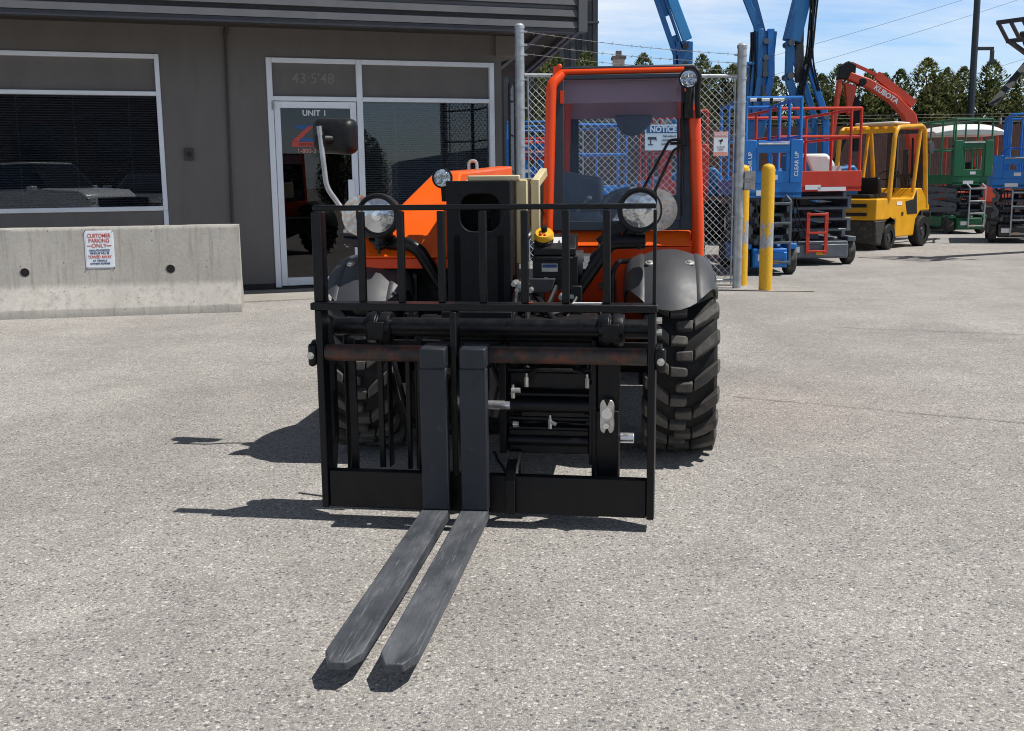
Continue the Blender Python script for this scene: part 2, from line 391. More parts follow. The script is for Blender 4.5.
    def ball(s, c, r, n=12, m=8, sc=(1, 1, 1)):
        vs = []; fs = []
        for i in range(m+1):
            t = math.pi*i/m
            for k in range(n):
                a = 2*math.pi*k/n
                vs.append((c[0]+r*sc[0]*math.sin(t)*math.cos(a), c[1]+r*sc[1]*math.sin(t)*math.sin(a), c[2]+r*sc[2]*math.cos(t)))
        for i in range(m):
            for k in range(n):
                k2 = (k+1) % n; fs.append((i*n+k, (i+1)*n+k, (i+1)*n+k2, i*n+k2))
        return s.add(vs, fs)
    def build(s, name, mat, parent=None, bevel=0., smooth=True, seg=2):
        me = bpy.data.meshes.new(name); me.from_pydata(s.v, [], s.f); me.validate(); me.update()
        me.materials.append(M[mat] if isinstance(mat, str) else mat)
        if smooth:
            me.polygons.foreach_set('use_smooth', [True]*len(me.polygons))
            me.set_sharp_from_angle(angle=R(38))
        o = bpy.data.objects.new(name, me); COL.objects.link(o)
        if parent: o.parent = parent
        if bevel:
            b = o.modifiers.new('bevel', 'BEVEL'); b.width = bevel; b.segments = seg; b.limit_method = 'ANGLE'; b.angle_limit = R(40)
        return o

def curve(pts, rad=.05, k=5):
    """round the corners of a polyline"""
    pts = [Vector(p) for p in pts]; out = [pts[0]]
    for i in range(1, len(pts)-1):
        a, b, c = pts[i-1], pts[i], pts[i+1]
        r = min(rad, (a-b).length*.49, (c-b).length*.49)
        p0 = b+(a-b).normalized()*r; p1 = b+(c-b).normalized()*r
        for j in range(k+1):
            t = j/k; out.append(p0*(1-t)**2 + b*2*t*(1-t) + p1*t*t)
    out.append(pts[-1]); return out

def split_build(mb, name, mat, parent, **kw):
    """one object for each piece that hangs together"""
    n = len(mb.v); par = list(range(n))
    def find(i):
        while par[i] != i: par[i] = par[par[i]]; i = par[i]
        return i
    for f in mb.f:
        for i in f[1:]: par[find(i)] = find(f[0])
    groups = {}
    for f in mb.f: groups.setdefault(find(f[0]), []).append(f)
    # pieces whose boxes touch stay together
    items = []
    for fs in groups.values():
        idx = sorted({i for f in fs for i in f}); P = [mb.v[i] for i in idx]
        items.append([[min(p[k] for p in P)-.002 for k in range(3)], [max(p[k] for p in P)+.002 for k in range(3)], fs])
    k = 0
    while k < len(items):
        j = k+1; hit = False
        while j < len(items):
            a, b = items[k], items[j]
            if all(a[0][q] <= b[1][q] and b[0][q] <= a[1][q] for q in range(3)):
                items[k] = [[min(a[0][q], b[0][q]) for q in range(3)], [max(a[1][q], b[1][q]) for q in range(3)], a[2]+b[2]]; items.pop(j); hit = True
            else: j += 1
        if not hit: k += 1
    out = []
    for _, _, fs in items:
        idx = sorted({i for f in fs for i in f}); mp = {i: q for q, i in enumerate(idx)}
        m2 = MB(); m2.v = [mb.v[i] for i in idx]; m2.f = [tuple(mp[i] for i in f) for f in fs]
        out.append(m2.build(name, mat, parent, **kw))
    return out

def tag(o, label=None, cat=None, group=None, kind=None):
    if label: o['label'] = label
    if cat: o['category'] = cat
    if group: o['group'] = group
    if kind: o['kind'] = kind
    return o

def thing(name, label, cat, loc=(0, 0, 0), rz=0, group=None):
    o = bpy.data.objects.new(name, None); COL.objects.link(o)
    o.location = loc; o.rotation_euler = (0, 0, R(rz)); o.empty_display_size = .2
    return tag(o, label, cat, group)

def text(name, s, size, mat, parent, loc, rot=(90, 0, 0), align='CENTER', extrude=.0006, sx=1., bold=0.):
    cu = bpy.data.curves.new(name, 'FONT'); cu.body = s; cu.size = size; cu.align_x = align; cu.align_y = 'CENTER'
    cu.extrude = extrude; cu.offset = bold
    t = bpy.data.objects.new(name, cu); COL.objects.link(t)
    dg = bpy.context.evaluated_depsgraph_get(); dg.update()
    me = bpy.data.meshes.new_from_object(t.evaluated_get(dg)); me.name = name
    bpy.data.objects.remove(t); bpy.data.curves.remove(cu)
    me.materials.clear(); me.materials.append(M[mat])
    o = bpy.data.objects.new(name, me); COL.objects.link(o); o.parent = parent
    o.location = loc; o.rotation_euler = tuple(R(a) for a in rot); o.scale = (sx, 1, 1)
    return o
# ------------------------------------------------------------------ ground
g = MB().add([(-200,-200,0),(200,-200,0),(200,200,0),(-200,200,0)], [(0,1,2,3)]).build('ground', 'asphalt', smooth=False); tag(g, kind='structure')

def strip(pts, w, z):
    """a thin crooked sheet on the ground"""
    mb = MB(); L = []; Rr = []
    for i, (x, y) in enumerate(pts):
        a = pts[max(0, i-1)]; b = pts[min(len(pts)-1, i+1)]
        dx, dy = b[0]-a[0], b[1]-a[1]; l = math.hypot(dx, dy); nx, ny = -dy/l, dx/l
        ww = w*random.uniform(.4, 1.2)
        L.append((x+nx*ww, y+ny*ww, z)); Rr.append((x-nx*ww, y-ny*ww, z))
    n = len(pts)
    return mb.add(L+Rr, [(i, n+i, n+i+1, i+1) for i in range(n-1)])
def crooked(a, b, n, j):
    return [(a[0]+(b[0]-a[0])*i/n+random.uniform(-j, j)*(0 < i < n), a[1]+(b[1]-a[1])*i/n+random.uniform(-j, j)*(0 < i < n)) for i in range(n+1)]
c1 = strip(crooked((1.25, 6.06), (2.55, 5.30), 26, .012) + crooked((2.6, 5.27), (3.4, 4.85), 18, .012), .0038, .004)
tag(c1.build('crack', 'tar', smooth=False), kind='structure')
c2 = strip(crooked((2.62, 8.9), (4.6, 8.1), 30, .02) + crooked((4.65, 8.08), (7.5, 6.7), 30, .02), .005, .004)
tag(c2.build('crack', 'tar', smooth=False), kind='structure')

# ------------------------------------------------------------------ office building (local x along the wall, -y towards the yard)
BL = (-2.793, 12.70, 0)
ob = thing('office_building', 'dark grey office building with ribbed eaves, storefront door and blinds behind black windows', 'building', BL, 19)
w = MB()
for a, b, z0, z1 in ((-9, -5.2, 0, 4.3), (-5.2, -1.1, 0, .94), (-5.2, -1.1, 2.64, 4.3), (-1.1, .05, 0, 4.3), (.05, 2.76, 2.63, 4.3), (2.76, 2.86, 0, 4.3)):
    w.box(a, b, 0, .28, z0, z1)
w.box(2.60, 2.86, .28, 7, 0, 4.3)
w.build('wall', 'wall', ob, smooth=False)
MB().box(-9, .045, -.012, .0, 0, .075).box(2.765, 2.862, -.012, 0, 0, .075).build('base_trim', 'wall_dark', ob, smooth=False)
# eaves: soffit, fascia with ribs, corner trim
MB().prism([(-9, -1.17), (3.42, -1.17), (4.64, 4.0), (4.64, 7), (-9, 7)], 'z', 2.95, 3.05).build('soffit', 'soffit', ob, smooth=False)
MB().bar((3.05, -1.15, 2.925), (4.1, 4.0, 2.925), .07, .05).build('soffit_batten', 'fascia', ob); MB().bar((3.36, -1.15, 2.92), (4.58, 4.0, 2.92), .05, .06).build('soffit_batten', 'fascia', ob)
MB().box(2.775, 3.07, -.06, 1.6, 2.71, 2.947).build('eaves_beam', 'beam', ob, bevel=.006)
fp = [(-1.17, 2.90)]
z = 2.895
prof = []
for k in range(6):
    prof += [(-1.215, z), (-1.20, z+.075), (-1.17, z+.085), (-1.17, z+.118)]
    z += .125
prof += [(-1.10, z), (-1.10, 2.895)]
MB().prism(prof, 'x', -9, 3.36).build('fascia', 'fascia', ob, smooth=False)
MB().box(-9, 3.36, -1.205, -1.10, 2.835, 2.893).build('fascia_flange', 'fascia_low', ob, bevel=.004)
MB().box(3.362, 3.47, -1.235, -1.09, 2.855, z).bar((3.43, -1.09, 2.98), (4.66, 4.02, 2.98), .05, .22).build('corner_trim', 'fascia', ob, bevel=.005)
MB().box(-9, 4.6, -1.08, 7, z-.02, z+.08).build('roof', 'fascia', ob, smooth=False)
# conduit and box on the wall
MB().tube(curve([(-.42, -.025, 0.0), (-.38, -.025, 2.90)], .02), .014, 8).tube(curve([(-.38, -.025, 2.86), (-.36, -.03, 2.93)], .02), .026, 8).build('conduit', 'conduit', ob)
bx = MB().box(-.885, -.79, -.035, -.001, 1.49, 1.62).build('socket_box', 'conduit', ob, bevel=.006)
MB().box(-.86, -.815, -.042, -.036, 1.525, 1.585).build('cover', 'wall_dark', bx, bevel=.004)

def frame_rect(mb, x0, x1, z0, z1, w, y0, y1, sides='LRTB'):
    if 'L' in sides: mb.box(x0, x0+w, y0, y1, z0, z1)
    if 'R' in sides: mb.box(x1-w, x1, y0, y1, z0, z1)
    a = x0+w if 'L' in sides else x0; b = x1-w if 'R' in sides else x1
    if 'T' in sides: mb.box(a, b, y0, y1, z1-w, z1)
    if 'B' in sides: mb.box(a, b, y0, y1, z0, z0+w)
    return mb
def blind(name, x0, x1, z0, z1, y, parent):
    mb = MB(); z = z0
    while z < z1:
        zz = z + random.uniform(-.0010, .0010)
        mb.add([(x0, y, zz), (x1, y, zz), (x1, y+.010, zz+.0125), (x0, y+.010, zz+.0125)], [(0, 1, 2, 3)]); z += .0265
    n = max(2, int((x1-x0)/.55))
    for i in range(n):
        xx = x0+(x1-x0)*(i+.5)/n; mb.box(xx-.004, xx+.004, y-.004, y-.002, z0, z1)
    return mb.build(name, 'blind', parent, smooth=False)
# left window
wf = frame_rect(MB(), -5.2, -1.1, .94, 2.635, .05, -.02, .11)
wf.box(-5.15, -1.15, -.02, .11, 2.19, 2.235); wf.box(-3.0, -2.95, -.018, .11, .99, 2.19)
wf.box(-1.15, -1.1, -.02, .02, .08, .94)
win = wf.build('window', 'alu', ob, bevel=.004)
MB().box(-5.15, -1.15, .03, .05, 2.235, 2.585).build('transom_panel', 'wall', win, smooth=False)
MB().box(-5.15, -3.0, .040, .046, .99, 2.19).box(-2.95, -1.15, .040, .046, .99, 2.19).build('pane', 'pane', win, smooth=False)
blind('blind', -5.14, -1.16, 1.0, 2.18, .075, win)
MB().box(-5.2, -1.1, .17, .2, .94, 2.62).build('dark_room', 'black_panel', win, smooth=False)
# storefront: frame, door, side light, panels
sf = MB()
sf.box(.05, .115, -.02, .11, 0, 2.63); sf.box(1.075, 1.145, -.02, .11, 0, 2.63); sf.box(2.70, 2.762, -.02, .11, 0, 2.63)
for a, b in ((.115, 1.075), (1.145, 2.70)):
    sf.box(a, b, -.02, .11, 2.575, 2.63); sf.box(a, b, -.02, .11, 2.155, 2.205)
sf.box(1.145, 2.70, -.02, .11, .06, .14)
store = sf.build('storefront_frame', 'alu', ob, bevel=.004)
MB().box(.115, 1.075, .02, .04, 2.205, 2.575).box(1.145, 2.70, .02, .04, 2.205, 2.575).build('transom_panel', 'wall', store, smooth=False)
text('ghost_number', "43·5'48", .165, 'ghost', store, (.585, .018, 2.405), extrude=.0004, bold=.001)
MB().box(1.145, 2.70, .040, .046, .14, 2.155).build('pane', 'side_pane', store, smooth=False)
blind('blind', 1.16, 2.69, .16, 2.145, .075, store)
MB().box(.05, 2.76, .9, .93, 0, 2.6).box(1.11, 1.13, .112, .9, 0, 2.6).box(1.146, 2.76, .17, .2, 0, 2.6).build('dark_room', 'black_panel', store, smooth=False)
MB().box(.05, 2.76, -.05, .11, .0, .028).build('threshold', 'wall_dark', store, bevel=.003)
dr = MB()
dr.box(.122, .192, .0, .045, .04, 2.148); dr.box(.995, 1.068, .0, .045, .04, 2.148)
dr.box(.192, .995, 0, .045, 2.075, 2.148); dr.box(.192, .995, 0, .045, .04, .135)
door = dr.build('door', 'alu', ob, bevel=.004)
MB().box(.192, .995, .020, .026, .135, 2.075).build('door_pane', 'door_pane', door, smooth=False)
MB().box(.185, 1.0, .16, .19, .05, 2.12).build('door_dark_backing', 'black_panel', door, smooth=False)  # black sheet standing for the unlit room behind the door glass
MB().bar((.97, -.045, .92), (.97, -.045, 1.26), .075, .02).box(.975, 1.01, -.045, 0, .95, .99).box(.975, 1.01, -.045, 0, 1.19, 1.23).build('door_handle', 'alu', door, bevel=.004)
MB().box(.095, .125, -.03, -.021, 2.07, 2.13).cyl((.11, -.03, 2.05), (.11, -.03, 2.15), .012, 10).build('hinge', 'galv', door)
text('door_lettering', 'UNIT', .088, 'sign_white', door, (.545, .016, 2.018), bold=.002); text('door_lettering', '1', .088, 'sign_white', door, (.700, .016, 2.018), bold=.002)
# Z emblem
zb = MB()
zb.prism([(.33, 1.885), (.57, 1.885-.0), (.50, 1.835), (.385, 1.835)], 'y', .013, .016)
zl = zb.prism([(.36, 1.70), (.60, 1.70), (.60, 1.735), (.42, 1.735)], 'y', .013, .016).prism([(.575, 1.745), (.62, 1.745), (.62, 1.80), (.60, 1.80)], 'y', .013, .016).build('emblem', 'sign_blue', door, smooth=False)
MB().prism([(.50, 1.872), (.565, 1.872), (.38, 1.70), (.305, 1.70)], 'y', .009, .0125).box(.305, .66, .009, .0125, 1.638, 1.695).build('emblem_stroke', 'sign_red', zl, smooth=False)
text('door_lettering', 'RENTALS', .045, 'ink', door, (.475, .008, 1.665), extrude=.0003)
text('door_lettering', '1-800-3', .07, 'sign_pink', door, (.475, .014, 1.59))
# apron
ap = MB().add([(-9, -1.27, .006), (4.4, -1.27, .006), (4.4, 0, .006), (-9, 0, .006)], [(0, 1, 2, 3)]).build('pavement', 'apron', smooth=False)
ap.location = BL; ap.rotation_euler = (0, 0, R(19)); tag(ap, kind='structure')
ap2 = MB()
for i in range(26):
    x = -3+i*.28; ap2.add([(x, -1.31, .010), (x+.28, -1.31, .010), (x+.28, -1.27, .010), (x, -1.27, .010)], [(0, 1, 2, 3)])
e = MB().box(-9, 4.4, -1.285, -1.268, 0, .014).build('pavement_edge', 'barrier', smooth=False)
e.location = BL; e.rotation_euler = (0, 0, R(19)); tag(e, kind='structure')

# ------------------------------------------------------------------ concrete barrier (origin at its right front foot)
br = thing('concrete_barrier', 'long weathered concrete traffic barrier standing in front of the left window', 'barrier', (-2.609, 10.50, 0), 11.05)
pr = [(0, 0), (0, .074), (.004, .081), (.012, .092), (.138, .258), (.150, .282), (.157, .315), (.188, .80), (.192, .82), (.205, .835), (.365, .835), (.38, .81), (.415, .285), (.57, .078), (.57, 0)]
n = 40; rings = []
for i in range(n+1):
    x = -3.66 + 3.66*i/n
    rings.append([(x, y+random.uniform(-.002, .002), z+(random.uniform(-.002, .002) if z > .01 else 0)) for y, z in pr])
MB().loft(rings).build('barrier_body', 'barrier', br)
for hx in (-1.975, -.655):
    yy = .155+(.42-.285)*.035/.525
    h = MB().lathe([(.049, -.005), (.049, .006), (.040, .006), (.040, -.008), (.049, -.005)], (hx, yy+.004, .424), 'y', 24).build('lifting_hole', 'apron', br)
    MB().cyl((hx, yy-.004, .424), (hx, yy+.0, .424), .0395, 24).build('dark_bore', 'black_panel', h)
sg = thing('parking_sign', 'small white parking sign with red and blue lettering on the concrete barrier', 'sign', (-2.609, 10.50, 0), 11.05)
sg.rotation_euler = (R(-3.8), 0, R(11.05))
sy = .118
MB().box(-1.427, -1.163, sy+.013, sy+.017, .455, .81).build('sign_plate', 'alu', sg, bevel=.003)
MB().box(-1.415, -1.175, sy+.0105, sy+.0125, .467, .798).build('sign_face', 'sign_white', sg, smooth=False)
sx0 = -1.295
for s_, zz, h_, mm in (('CUSTOMER', .763, .046, 'sign_red'), ('PARKING', .716, .046, 'sign_red'), ('ONLY', .668, .046, 'sign_red'), ('UNAUTHORIZED', .624, .024, 'ink_blue'), ('VEHICLES WILL BE', .598, .024, 'ink_blue'), ('TOWED AWAY', .562, .036, 'sign_red'), ('AT VEHICLE', .527, .022, 'ink_blue'), ("OWNER'S EXPENSE", .499, .022, 'ink_blue')):
    text('sign_lettering', s_, h_*1.12, mm, sg, (sx0, sy+.009, zz), bold=.0006, sx={'CUSTOMER': .80, 'PARKING': .88, 'UNAUTHORIZED': .9, 'VEHICLES WILL BE': .80, 'TOWED AWAY': .76, "OWNER'S EXPENSE": .85}.get(s_, 1))
MB().box(-1.405, -1.362, sy+.0085, sy+.0095, .664, .672).box(-1.228, -1.185, sy+.0085, sy+.0095, .664, .672).build('sign_dash', 'sign_red', sg, smooth=False)
bolts = MB()
for bxx in (-1.42, -1.17):
    for bz in (.805, .46): bolts.ball((bxx, sy+.012, bz), .006, 8, 6)
split_build(bolts, 'bolt_head', 'dark_grey', sg)
# ------------------------------------------------------------------ telehandler (local x to its left side, +y to its rear)
th = thing('telehandler', 'compact orange telehandler with black fork carriage parked on the asphalt', 'telehandler', (.05, 4.975, 0), -6.5)
CX0 = .01

def make_tyre(parent, name='tyre', mat='tyre', W=.155, RO=.412, n=19, flip=1):
    mb = MB(); lug = MB()
    rc = RO-.030
    mb.lathe([(.20, -W*.80), (.23, -W*.92), (.30, -W*1.0), (rc-.03, -W*.98), (rc-.006, -W*.88), (rc, -W*.6), (rc, W*.6), (rc-.006, W*.88), (rc-.03, W*.98), (.30, W*1.0), (.23, W*.92), (.20, W*.80)], (0, 0, 0), 'x', 52)
    pitch = 2*math.pi/n
    for k in range(n):
        for s in (1, -1):
            a0 = k*pitch + (0 if s > 0 else pitch/2)
            path = [(1.04, -.5, .95), (.98, .0, 1.12), (.66, 6.5, 1.12), (.34, 12.2, .85), (.30, 12.8, .85), (-.08, 13.2, .78), (-.16, 13.2, .62)]
            rings = []
            for i, (u, da, wf) in enumerate(path):
                a = a0+R(da); hw = R(3.9)*wf; x = s*u*W
                top = RO if i not in (0, ) else RO-.030
                bot = rc-.035 if i < 2 else rc-.01
                if i == len(path)-1: top = RO-.006
                rg = []
                for (aa, rr) in ((a-hw*1.12, bot), (a+hw*1.12, bot), (a+hw*.86, top), (a-hw*.86, top)):
                    rg.append((x, rr*math.cos(aa), rr*math.sin(aa)))
                rings.append(rg if s > 0 else rg[::-1])
            # groove between the shoulder bar and the centre block
            lug.loft(rings[:4]); lug.loft(rings[4:])
    o = mb.build(name, mat, parent)
    lo = lug.build('tread', 'tread', parent or o, bevel=.006)
    return o

def make_wheel(parent, x, y, rot, out):
    rim = MB().lathe([(.0, .045*out), (.06, .045*out), (.065, .075*out), (.10, .078*out), (.11, .04*out), (.17, .03*out), (.19, .10*out), (.215, .128*out), (.215, -.128*out), (.12, -.10*out), (.0, -.10*out)], (0, 0, 0), 'x', 36)
    for k in range(8):
        a = 2*math.pi*k/8; rim.cyl((.03*out, .14*math.cos(a), .14*math.sin(a)), (.048*out, .14*math.cos(a), .14*math.sin(a)), .012, 8)
    wo = rim.build('wheel', 'rim', parent); wo.location = (x, y, .410); wo.rotation_euler = (R(rot), 0, 0)
    make_tyre(wo); return wo
for wx, wy, rot, out in ((.70, 0, 4, 1), (-.70, 0, 11, -1), (.70, 1.95, 0, 1), (-.70, 1.95, 7, -1)):
    make_wheel(th, CX0+wx, wy, rot, out)

def fender(xc, yc, parent):
    prof = [(-.200, .37), (-.196, .410), (-.184, .442), (-.162, .462), (-.143, .471), (-.133, .476), (-.120, .480), (-.109, .476), (-.08, .487), (-.04, .497), (0, .500), (.04, .497), (.08, .487), (.109, .476), (.120, .480), (.133, .476), (.143, .471), (.162, .462), (.184, .442), (.196, .410), (.200, .37)]
    na = 30; rings = []
    for i in range(na+1):
        rg = []
        for x, r in prof:
            a1 = 147-22*(abs(x)/.196)**2.2; a = R(8+(a1-8)*i/na)
            rg.append((xc+x*1.0, yc+r*math.cos(a), .412+r*math.sin(a)))
        for x, r in reversed(prof):
            a1 = 147-22*(abs(x)/.196)**2.2; a = R(8+(a1-8)*i/na); rr = r-.007
            rg.append((xc+x*.975, yc+rr*math.cos(a), .412+rr*math.sin(a)))
        rings.append(rg)
    f = MB().loft(rings).build('fender', 'fender', parent)
    for s in (-.085, .085):
        a = R(112)
        for aa in (112,):
            a = R(aa); MB().lathe([(.0, .010), (.010, .009), (.013, .003), (.020, .002), (.021, -.003)], (0, 0, 0), 'z', 16).build('fender_bolt', 'zinc', f)
            b = f.children[-1] if f.children else None
            b.location = (xc+s, yc+.488*math.cos(a), .412+.488*math.sin(a)); b.rotation_euler = (R(90-aa)*-1, 0, 0)
    return f
fenders = [fender(.662, 0, th), fender(-.662, 0, th), fender(.662, 1.95, th), fender(-.662, 1.95, th)]
br_ = MB()
br_.tube(curve([(.415, -.20, .66), (.415, -.20, .83), (.44, -.10, .865), (.50, 0, .86)], .03), .012, 8)
br_.tube(curve([(-.455, -.20, .66), (-.455, -.20, .83), (-.48, -.10, .865), (-.54, 0, .86)], .03), .012, 8)
br_.box(.395, .455, -.22, -.12, .62, .68).box(-.50, -.44, -.22, -.12, .62, .68)
split_build(br_, 'fender_bracket', 'black', th)

# chassis, axles, belly
ch = MB()
ch.box(-.46, .42, -.10, 2.35, .36, .64)
ch.box(-.40, .05, -.40, .2, .40, .66).box(.05, .36, -.25, .2, .34, .62)
ch.prism([(-.28, .24), (.30, .24), (.36, .34), (.36, .66), (-.34, .66), (-.34, .34)], 'y', -.62, -.10)
ch.build('chassis', 'black_dirty', th, bevel=.012)
ax = MB()
for yy in (0, 1.95):
    ax.tube([(-.62, yy, .41), (-.3, yy, .41), (-.16, yy, .41), (0, yy, .41), (.14, yy, .41), (.28, yy, .41), (.58, yy, .41)], [.06, .06, .11, .15, .11, .06, .06], 18)
    for sx in (-1, 1): ax.cyl((CX0+sx*.57, yy, .30), (CX0+sx*.57, yy, .53), .05, 14)
    ax.cyl((-.45, yy-.16, .40), (.40, yy-.16, .40), .030, 12)
ax.build('axle', 'black_dirty', th)
MB().box(.43, .50, .10, .18, .39, .46).build('red_bracket', 'orange_post', th, bevel=.004)

# engine hood
fy = lambda z: -.27+(z-.895)/(1.265-.895)*.40
hp = [(-.695, .895), (-.290, .895), (-.290, 1.265), (-.375, 1.268), (-.430, 1.250), (-.505, 1.165), (-.575, 1.085), (-.650, 1.030), (-.69, .985)]
k_ = len(hp)
hv = [(x, fy(z), z) for x, z in hp] + [(x, 1.1, z+.02*(z > 1.1)) for x, z in hp] + [(x, 2.25, z+.05*(z > 1.1)) for x, z in hp]
hf = [tuple(range(k_-1, -1, -1)), tuple(range(2*k_, 3*k_))]
for q in (0, 1):
    hf += [(q*k_+i, q*k_+(i+1) % k_, (q+1)*k_+(i+1) % k_, (q+1)*k_+i) for i in range(k_)]
hood = MB().add(hv, hf).build('engine_hood', 'orange', th, bevel=.012)
MB().box(-.69, -.295, -.235, 2.2, .845, .893).build('hood_skirt', 'orange_post', hood, bevel=.005)
MB().box(-.66, -.30, -.10, 2.2, .60, .843).build('engine_bay', 'black_dirty', th)
MB().tube(curve([(-.30, .42, 1.275), (-.30, .42, 1.32), (-.26, .42, 1.32), (-.26, .42, 1.275)], .02), .008, 8).build('lifting_eye', 'zinc', hood)

# boom: cream outer section, black nose plate with window, coupler
bm = MB()
bm.prism([(-.09, .94), (2.3, .98), (2.3, 1.238), (-.09, 1.226)], 'x', -.245, .0)
bm.build('boom', 'cream', th, bevel=.01)
bs = MB().box(-.004, .046, -.19, -.165, .862, 1.226).box(.06, .098, -.16, -.13, .955, 1.228).box(-.21, .015, -.21, -.17, 1.222, 1.246)
bs.bar((.055, .05, 1.20), (.085, .22, 1.26), .035, .04)
split_build(bs, 'boom_bracket', 'cream', th, bevel=.005)
nose = MB()
nose.plate_hole(-.281, -.008, .655, 1.224, -.222, -.052, 1.012, 1.168, .055, -.36, -.342)
nose.box(-.279, -.262, -.341, -.02, .655, 1.222).box(-.027, -.010, -.341, -.02, .655, 1.222)
nose.box(-.262, -.027, -.341, -.02, 1.205, 1.222)
nose.build('boom_nose', 'black_matte', th, bevel=.004)
ins = MB().box(-.258, -.032, -.17, -.10, .66, 1.2)  # black block added to make the nose window look dark inside
for i, zz in enumerate((1.11, 1.085, 1.06, 1.035)): ins.box(-.185+.012*i, -.085-.012*i, -.20+.02*i, -.15, zz, zz+.012)
ins.cyl((-.135, -.16, 1.0), (-.135, -.16, 1.06), .02, 12)
ins.build('boom_dark_block', 'black_dirty', th)
cp = MB()
cp.prism([(-.36, 1.0), (-.36, .62), (-.55, .55), (-.98, .62), (-.98, .22), (-.75, .24), (-.10, .50), (-.02, .72), (-.02, 1.0)], 'x', -.255, -.22)
cp.prism([(-.36, 1.0), (-.36, .62), (-.55, .55), (-.98, .62), (-.98, .22), (-.75, .24), (-.10, .50), (-.02, .72), (-.02, 1.0)], 'x', -.07, -.035)
cp.cyl((-.30, -.93, .30), (.02, -.93, .30), .035, 16).cyl((-.30, -.93, .56), (.02, -.93, .56), .035, 16)
cp.cyl((-.145, -.45, .60), (-.145, -.92, .42), .045, 16)
cp.box(-.27, .02, -.60, -.30, .42, .70)
cp.build('coupler', 'black_dirty', th, bevel=.004)

# hydraulic valve box beside the boom
vb = MB()
vb.box(.078, .272, -.31, -.12, .760, .905).prism([(-.31, .907), (-.12, .907), (-.12, .990), (-.24, .985), (-.31, .935)], 'x', .082, .262)
vb.box(.09, .25, -.318, -.311, .885, .899).box(.19, .235, -.32, -.311, .845, .885).box(.245, .29, -.36, -.26, .60, .78)
vbo = vb.build('valve_box', 'black_plastic', th, bevel=.008)
MB().lathe([(.0, 0), (.040, 0), (.043, .012), (.032, .028), (.030, .045), (.0, .045)], (.125, -.262, .945), 'z', 24).build('knob_base', 'black_plastic', vbo)
def tilt(o): o.location = (.125, -.270, .985); o.rotation_euler = (R(33), 0, 0)
kn = MB().lathe([(.0, -.010), (.034, -.010), (.042, -.002), (.042, .012), (.036, .022), (.012, .024), (.0, .024)], (0, 0, 0), 'z', 28).build('knob', 'yellow_knob', vbo); tilt(kn)
MB().lathe([(.0, .02), (.013, .02), (.014, .040), (.010, .046), (0, .046)], (.002, .008, 0), 'z', 16).build('knob_cap', 'black_plastic', kn)
MB().ball((-.012, -.018, .022), .009, 10, 6).build('knob_mark', 'red', kn); MB().ball((.006, -.022, .022), .007, 10, 6).build('knob_mark', 'red', kn)
MB().add([(.165, -.285, .948), (.215, -.285, .948), (.215, -.262, .982), (.165, -.262, .982)], [(0, 1, 2, 3)]).build('sticker', 'white', vbo, smooth=False)
MB().add([(.181, -.283, .953), (.199, -.283, .953), (.190, -.270, .972)], [(0, 1, 2)]).build('sticker_arrow', 'ink', vbo, smooth=False)
MB().box(.118, .186, -.3145, -.3115, .838, .872).build('data_plate', 'zinc', vbo)
MB().box(.121, .183, -.3165, -.315, .855, .869).build('plate_print', 'ink_blue', vbo)
kb = MB()
for xx in (.135, .215): kb.cyl((xx, -.318, .805), (xx, -.309, .805), .010, 12)
split_build(kb, 'plug', 'zinc', vbo)
pl = MB().lathe([(.0, 0), (.062, 0), (.064, .03), (.0, .03)], (.262, -.24, .862), 'x', 26).cyl((.29, -.24, .876), (.335, -.24, .876), .034, 16).cyl((.33, -.24, .876), (.352, -.24, .876), .042, 16)
pl.build('hydraulic_motor', 'dark_grey', th)
MB().box(.295, .32, -.285, -.272, .85, .90).cyl((.30, -.29, .862), (.30, -.27, .862), .016, 10).build('motor_fitting', 'chrome', th)
tr = MB().prism([(.065, .812), (.180, .812), (.162, .762), (.145, .752), (.065, .752)], 'y', -.36, -.335).build('skid_tray', 'dark_grey', th, bevel=.004)
ft = MB()
for k, (fx, fz) in enumerate(((.005, .79), (.03, .785), (.055, .79), (.02, .765), (.075, .765), (.06, .745), (.205, .735), (.225, .728))):
    ft.cyl((fx, -.36, fz), (fx+.005, -.30, fz), .015, 6).cyl((fx-.002, -.385, fz), (fx, -.36, fz), .010, 10)
split_build(ft, 'hose_fitting', 'zinc', th)
hz = MB()
for k, (a, b, c, d) in enumerate((((.01, -.32, .78), (.02, -.55, .66), (-.1, -.80, .52), (-.15, -.92, .42)), ((.06, -.32, .76), (.08, -.6, .62), (.10, -.82, .60), (.12, -1.0, .505)), ((.08, -.30, .75), (.2, -.55, .64), (.32, -.85, .58), (.34, -1.0, .50)), ((.22, -.28, .73), (.24, -.5, .60), (.1, -.75, .42), (.02, -.95, .44)))):
    MB().tube(curve([a, b, c, d], .12, 6), .013, 8).build('hydraulic_hose', 'black_plastic', th)

